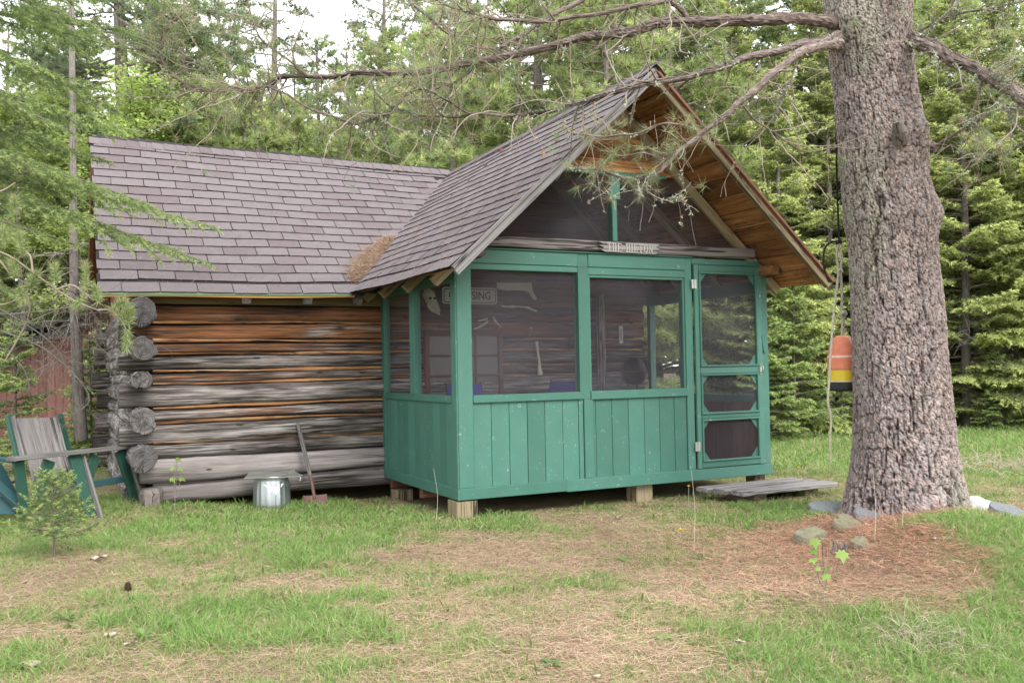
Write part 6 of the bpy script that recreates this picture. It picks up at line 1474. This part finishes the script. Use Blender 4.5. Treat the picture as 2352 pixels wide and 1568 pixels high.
# ------------------------------------------------------------------ grass, needle litter and small plants
UNDER = lambda x, y: ((x > 0.05) & (x < 3.45) & (y > 0.12) & (y < 2.2)) | ((x > -2.3) & (y > 2.02) & (x < 3.4)) | (np.hypot(x - TREE_XY[0], y - TREE_XY[1]) < .36)
def scatter(n, dlo, dhi, r_, umargin=420):
    """random ground points over the yard in view and some way past its edges"""
    d = np.sqrt(r_.random(n) * (dhi ** 2 - dlo ** 2) + dlo ** 2); u = r_.uniform(-umargin, 2352 + umargin, n) + r_.normal(0, 130, n)
    q = CAM[None] + (FWD[None] + RGT[None] * ((u - 1176) / FOC)[:, None]) * d[:, None]
    return q[:, 0], q[:, 1], d
def make_grass():
    r_ = np.random.default_rng(91); mb = MB()
    for n, dlo, dhi, hh, ww in ((205000, 3.0, 7.2, .062, .0044), (128000, 7.2, 11.0, .058, .0065), (62000, 11.0, 18.5, .085, .013)):
        x, y, d = scatter(n, dlo, dhi, r_); g = greenness(x, y)
        tall = smooth(.55, .95, g); keep = (r_.random(n) < .32 + .68 * smooth(.15, .65, g)) & ~UNDER(x, y); x, y, g, tall, d = x[keep], y[keep], g[keep], tall[keep], d[keep]; n = len(x)
        b = np.stack([x, y, gh(x, y) - .004], 1); clump = fbm(x, y, 9.0, 31.0, 2); lean = np.stack([fbm(x, y, 3.0, 41., 2) - .5, fbm(x, y, 3.0, 61., 2) - .5, 0 * x], 1) * 1.6
        dr = nrm(r_.normal(size=(n, 3)) * [.55, .55, .1] + lean + [0, 0, .8]); ln = hh * (.45 + .9 * r_.random(n)) * (.55 + .75 * tall) * (.6 + .8 * clump)
        c0 = np.array([.22, .30, .095]); c1 = np.array([.36, .44, .17]); dry = np.array([.48, .41, .26])
        k = r_.random((n, 1)); c = c0 * (1 - k) + c1 * k; kd = ((r_.random(n) < .30 - .22 * g))[:, None]; c = np.where(kd, dry * (.7 + .5 * k), c) * (.85 + .3 * fbm(x, y, 1.5, 71.)[:, None])
        c = np.where((g > .8)[:, None] & ~kd, c * [.80, 1.0, .80], c)
        # each blade is two pieces, bent over at the middle
        s = nrm(np.cross(dr, rand_dirs(n, r_))); w = (ww * (.7 + .6 * r_.random(n)))[:, None]; m_ = b + dr * (ln * .55)[:, None]; e = m_ + nrm(dr + r_.normal(size=(n, 3)) * .35 + [0, 0, -.35]) * (ln * .5)[:, None]
        V = np.stack([b - s * w / 2, b + s * w / 2, m_ + s * w * .4, m_ - s * w * .4, e], 1).reshape(-1, 3); i = np.arange(n)[:, None] * 5
        cc = np.repeat(c, 5, 0); mb.add(V, np.concatenate([i, i + 1, i + 2, i + 3], 1), None, cc); mb.f.append(np.concatenate([i + 3, i + 2, i + 4], 1) + mb.n - len(V)); mb.m.append(np.zeros(n))
    return mb
def make_weedmat():
    r_ = np.random.default_rng(95); x, y, d = scatter(20000, 3.0, 9.5, r_); g = greenness(x, y) + .9 * (fbm(x, y, 2.6, 51.) - .5); k = (g > .62) & ~UNDER(x, y); x, y = x[k], y[k]; n = len(x); mb = MB()
    b = np.stack([x, y, gh(x, y)], 1); dr = nrm(r_.normal(size=(n, 3)) * [.7, .7, .1] + [0, 0, .45]); c = np.array([.20, .32, .09]) * (.7 + .6 * r_.random((n, 1)))
    return blades(mb, b, dr, .035 + .045 * r_.random(n), .010 + .010 * r_.random(n), nrm(np.cross(dr, [0, 0, 1.])), c, kite=True)
tag(obj("leafy_ground_cover", make_weedmat(), M['leaf'], None, org=(0, 0, 0)), "small broad green leaves of low weeds scattered in the grass", "weeds", None, "stuff")
tag(obj("grass", make_grass(), M['grass'], None, org=(0, 0, 0)), "short patchy green grass growing through the fallen needles", "grass", None, "stuff")
def make_litter():
    r_ = np.random.default_rng(92); mb = MB()
    for n, dlo, dhi, w in ((200000, 3.0, 7.5, .0026), (70000, 7.5, 11.5, .004)):
        x, y, d = scatter(n, dlo, dhi, r_); g = greenness(x, y); keep = (r_.random(n) < 1.0 - .8 * g) & ~UNDER(x, y); x, y = x[keep], y[keep]; n = len(x)
        b = np.stack([x, y, gh(x, y) + .002 + .016 * r_.random(n)], 1); a = r_.random(n) * 6.283 + 0.0; dr = np.stack([np.cos(a), np.sin(a), r_.normal(0, .14, n)], 1)
        k = r_.random((n, 1)); br = fbm(x, y, 1.3, 81.)[:, None]; md = np.exp(-(((x - 2.6) / 1.3) ** 2 + ((y + 2.7) / 1.3) ** 2))[:, None]; c = np.array([.34, .205, .14]) * (1 - k) + np.array([.49, .37, .27]) * k; c = c * (.65 + .7 * br) * (1 - md * np.array([.10, .30, .36]))
        blades(mb, b, dr, .075 + .07 * r_.random(n), w, np.cross(dr, [0, 0, 1.]) + r_.normal(size=(n, 3)) * .3, c)
    n = 34000; x = 2.45 + .85 * r_.normal(size=n); y = -2.85 + .75 * r_.normal(size=n); k_ = ~UNDER(x, y) & (greenness(x, y) < .75); x, y = x[k_], y[k_]; n = len(x)   # deep drift on the mound
    b = np.stack([x, y, gh(x, y) + .035 * r_.random(n) ** 2], 1); dr = nrm(r_.normal(size=(n, 3)) * [1, 1, .32]); k = r_.random((n, 1))
    blades(mb, b, dr, .07 + .07 * r_.random(n), .0030, rand_dirs(n, r_), (np.array([.30, .145, .095]) * (1 - k) + np.array([.46, .29, .20]) * k) * (.7 + .6 * r_.random((n, 1))))
    return mb
tag(obj("needle_litter", make_litter(), M['litter'], None, org=(0, 0, 0)), "fallen reddish brown pine needles strewn over the yard", "pine needles", None, "stuff")
# needles drifted into the roof valley
r_ = np.random.default_rng(93); n = 2600; bb = .05 + .31 * r_.random(n); a = valley(bb) - .02 - .24 * r_.random(n) ** 1.8 * np.sin(np.pi * np.clip((bb - .03) / .36, 0, 1)) ** .6
p = S_main(a, bb) + [0, 0, 1.] * (.018 + .05 * r_.random(n))[:, None] * [[0, -.5, 1]]; dr = nrm(rand_dirs(n, r_) * [1, .7, .5]); k = r_.random((n, 1))
mb = MB(); blades(mb, p, dr, .09 + .06 * r_.random(n), .004, rand_dirs(n, r_), np.array([.27, .165, .11]) * (1 - k) + np.array([.47, .35, .25]) * k)
tag(obj("roof_needle_drift", mb, M['litter'], None, org=(-.3, 2.2, 2.2)), "drift of brown needles caught in the valley between the roofs", "pine needles", None, "stuff")

# loose needles and crumbs scattered over both roof slopes
mb = MB(); n = 1500
for S_, lim, nn in ((S_main, valley, 500), (S_pl, lambda b: 2.42 + 2.42 * b, 900)):
    b_ = r_.random(nn) * .97; a_ = r_.random(nn) * lim(b_) ; p = S_(a_, b_) + [0, 0, .030]; dr = rand_dirs(nn, r_) * [1, 1, .6]; k = r_.random((nn, 1))
    blades(mb, p, dr, .07 + .06 * r_.random(nn), .0035, rand_dirs(nn, r_), np.array([.20, .12, .08]) * (1 - k) + np.array([.45, .32, .21]) * k)
tag(obj("roof_needles", mb, M['litter'], None, org=(0, 1, 2.5)), "loose brown needles fallen on the roof shingles", "pine needles", None, "stuff")
# broad-leaved weeds
def leafy(name, u, v, n, ln, w, el, label, cat, seed, col=(.20, .34, .09), z=-0.17, group=None, spread=1.0):
    r_ = np.random.default_rng(seed); x, y = spot(u, v, z); zz = float(gh(x, y)); t = thing(name, (x, y, zz), label, cat, group)
    for k in range(n):
        a = 2.4 * k + r_.random(); e = el + r_.normal(0, .15); L = ln * r_.uniform(.6, 1.1); s = np.linspace(0, 1, 8); d0 = np.array([math.cos(a) * math.cos(e), math.sin(a) * math.cos(e), math.sin(e)])
        q = np.array([x, y, zz]) + d0 * L * s[:, None] * spread + np.array([0, 0, -1]) * (.45 * L * s ** 2.2)[:, None] * math.cos(e); ww = w * np.sin(np.pi * (s * .9 + .06)) ** .7 * r_.uniform(.8, 1.1); sd = nrm(np.cross(d0, [0, 0, 1.])); f = []
        V = np.concatenate([q - sd * ww[:, None] / 2 + [0, 0, .12 * w], q, q + sd * ww[:, None] / 2 + [0, 0, .12 * w]])
        for i in range(7): f += [[i, i + 1, 9 + i, 8 + i], [8 + i, 9 + i, 17 + i, 16 + i]]
        obj("leaf", MB().add(V, f, V, np.array(col) * r_.uniform(.75, 1.25)), M['leaf'], t, True)
    return t, np.array([x, y, zz])
WEEDS = [(1135, 1185, 9, .13, .035, .7, "broad leaved weed beside the front foundation block"), (1640, 1225, 7, .11, .05, .35, "round leaved weed right of the dandelion"), (1435, 1275, 8, .10, .02, .7, "spiky grass tuft in the middle of the yard"), (1830, 1545, 11, .14, .035, .8, "broad leaved plant at the bottom right"), (700, 1275, 9, .09, .015, 1.0, "dark grass tuft on the left lawn"), (390, 1440, 10, .10, .035, .7, "leafy weed clump right below the pine cone"), (150, 1425, 9, .10, .03, .6, "leafy weed clump at the left"), (330, 1470, 10, .10, .03, .8, "tall leafy weed clump at the lower left"),
         (1840, 1140, 8, .22, .035, .95, "long leaved weed in front of the door step"), (1720, 1215, 9, .13, .02, .9, "feathery weed before the step"), (980, 1345, 8, .08, .025, .8, "leafy weed in the centre left grass"), (1880, 1185, 6, .13, .05, .3, "flat leaved weed at the edge of the needle mound"), (640, 1400, 7, .08, .03, .6, "small leafy weed at centre left"), (1520, 1450, 6, .07, .035, .5, "clover like weed at lower centre right"), (1265, 1510, 7, .08, .03, .6, "small weed at the bottom centre")]
for i, (u, v, n, ln, w, el, l) in enumerate(WEEDS): leafy("weed", u, v, n, ln, w, el, l, "weed", 300 + i, col=[(.19, .32, .09), (.24, .36, .12), (.17, .30, .10)][i % 3], group="weeds in the yard")
# dandelions
def dandelion(u, v, h, r, label, z=-.17, d=None):
    x, y = spot(u, v, z) if d is None else site(u, d); zz = float(gh(x, y)); t = thing("dandelion", (x, y, zz), label, "flower", "yellow flowers in the grass"); top = np.array([x + .005, y, zz + h])
    obj("stem", tube([(x, y, zz - .01), (x + .004, y, zz + h * .6), top], .002, 6), M['leaf'], t); i = np.arange(40); a = i * 2.4; e = 1.3 - 1.1 * i / 40; dd = np.stack([np.cos(a) * np.cos(e), np.sin(a) * np.cos(e), np.sin(e)], 1)
    obj("petals", blades(MB(), np.repeat(top[None], 40, 0), dd, r * (.6 + .4 * i / 40), r * .35, np.cross(dd, [0.1, 0, 1.]), (.85, .6, .02), kite=True), M['petal'], t)
dandelion(1562, 1232, .07, .030, "large yellow dandelion in the grass left of the needle mound"); dandelion(1582, 1172, .22, .024, "yellow dandelion on a tall stem before the screen door")
for k, (u, v) in enumerate([(2268, 1078), (2335, 1103), (1835, 1082), (1868, 1040), (2290, 1040), (1985, 1060), (2225, 1050), (1905, 1050), (2320, 1065)]):
    dandelion(u, v + 12, .10, .028, "tiny yellow flower dotted on the far right lawn")
# maple seedlings
def maple_leaf(c, size, nrm_, up_, col, par):
    lob = [(0, -.12), (.22, -.28), (.30, -.05), (.58, -.02), (.42, .18), (.62, .48), (.30, .42), (.16, .62), (0, 1.0), (-.16, .62), (-.30, .42), (-.62, .48), (-.42, .18), (-.58, -.02), (-.30, -.05), (-.22, -.28)]
    n = nrm(nrm_); u_ = nrm(np.asarray(up_) - n * np.dot(up_, n)); r = np.cross(u_, n); L = np.array(lob)
    V = c + (L[:, :1] * r + L[:, 1:] * u_) * size + n * (-.18 * size * (L[:, :1] ** 2 + .5 * L[:, 1:] ** 2)); V = np.concatenate([V, [c]]); k = len(lob)
    obj("leaf", MB().add(V, [[i, (i + 1) % k, k] for i in range(k)], V, col), M['leaf'], par)
def seedling(base, leaves, label, d, size):
    b = np.array(base); t = thing("maple_seedling", tuple(b), label, "seedling"); r_ = np.random.default_rng(int(d * 100)); top = None
    for k, (u, v, s) in enumerate(leaves):
        c = P(u, v, d + r_.normal(0, .03)); maple_leaf(c, size * s, nrm(-FWD * .6 + np.array([0, 0, .8]) + r_.normal(size=3) * .3), np.array([r_.normal(0, .6), r_.normal(0, .6), -.8]), np.array([.25, .38, .09]) * r_.uniform(.8, 1.15), t)
        obj("stalk", tube(spline([b + (np.array([0, 0, max(.02, (c[2] - b[2]) * .55)])), (b + c) / 2 + [0, 0, .02], c], 8), .0018, 5), M['twig'], t)
    hh = max(P(u, v, d)[2] for u, v, s in leaves); obj("stem", tube([b - [0, 0, .02], b + [0, 0, (hh - b[2]) * .95]], [.003, .002], 6), M['twig'], t)
x, y = spot(1892, 1348, -.10); d_ = float(np.dot(np.array([x, y, -.1]) - CAM, FWD))
seedling((x, y, float(gh(x, y))), [(1872, 1240, 1.0), (1902, 1240, .7), (1868, 1260, .8), (1934, 1268, 1.2), (1868, 1283, .8), (1903, 1303, .8), (1876, 1304, .5), (1900, 1320, .9)], "bright green maple seedling growing on the needle mound", d_, .058)
b3 = P(402, 1142, 8.25); seedling((b3[0], b3[1], float(gh(b3[0], b3[1]))), [(406, 1053, 1.0), (398, 1074, .8), (416, 1076, .8), (396, 1098, .9), (415, 1098, 1.0)], "bright green maple seedling against the bottom logs", 8.25, .062)
# dry stalks
for k, (u, v0, v1, d, l) in enumerate([(1592, 1080, 1225, 6.6, "tall dry stalk left of the door step"), (2008, 1072, 1215, 6.2, "tall dry stalk before the pine trunk"), (2072, 1080, 1230, 6.3, "thin dry stalk right before the pine trunk"), (1000, 1075, 1170, 7.6, "bent dry straw against the porch side")]):
    b, t = P(u, v1, d), P(u - 4, v0, d); b[2] = float(gh(b[0], b[1])) - .01
    tag(obj("dry_stalk", tube(spline([b, (b + t) / 2 + [.03, .01, 0], t], 10), np.linspace(.0017, .001, 10), 5), M['rope'], None, org=b), l, "stalk")

# pale dead grass tuft on the slope of the mound
for nm, (u, v), sp, cnt, lab in (("dry_grass_tuft", (2120, 1400), .16, 420, "tuft of pale dead grass on the front of the needle mound"), ("dry_grass_tuft", (2290, 1020 + 40), .5, 500, "band of pale dead grass at the edge of the far lawn")):
    r_ = np.random.default_rng(cnt); x0, y0 = spot(u, v, -.10); x = x0 + sp * r_.normal(size=cnt); y = y0 + sp * .8 * r_.normal(size=cnt); b = np.stack([x, y, gh(x, y)], 1); big = 1.0 if sp < .3 else 2.2
    dr = nrm(r_.normal(size=(cnt, 3)) * [.8, .8, .2] + np.array([-.15, -.4, .45])); L = (.10 + .12 * r_.random(cnt)) * big; s_ = nrm(np.cross(dr, rand_dirs(cnt, r_))); w = .0035 * big; m_ = b + dr * (L * .5)[:, None]; e = m_ + nrm(dr + [0, 0, -.6]) * (L * .55)[:, None]
    V = np.stack([b - s_ * w / 2, b + s_ * w / 2, m_ + s_ * w * .4, m_ - s_ * w * .4, e], 1).reshape(-1, 3); i = np.arange(cnt)[:, None] * 5; c = np.repeat(np.array([.55, .49, .36]) * (.7 + .5 * r_.random((cnt, 1))), 5, 0)
    mb = MB().add(V, np.concatenate([i, i + 1, i + 2, i + 3], 1), None, c); mb.add(V, np.concatenate([i + 3, i + 2, i + 4], 1), None, c)
    tag(obj(nm, mb, M['grass'], None, org=(x0, y0, -.1)), lab, "grass", None, "stuff")
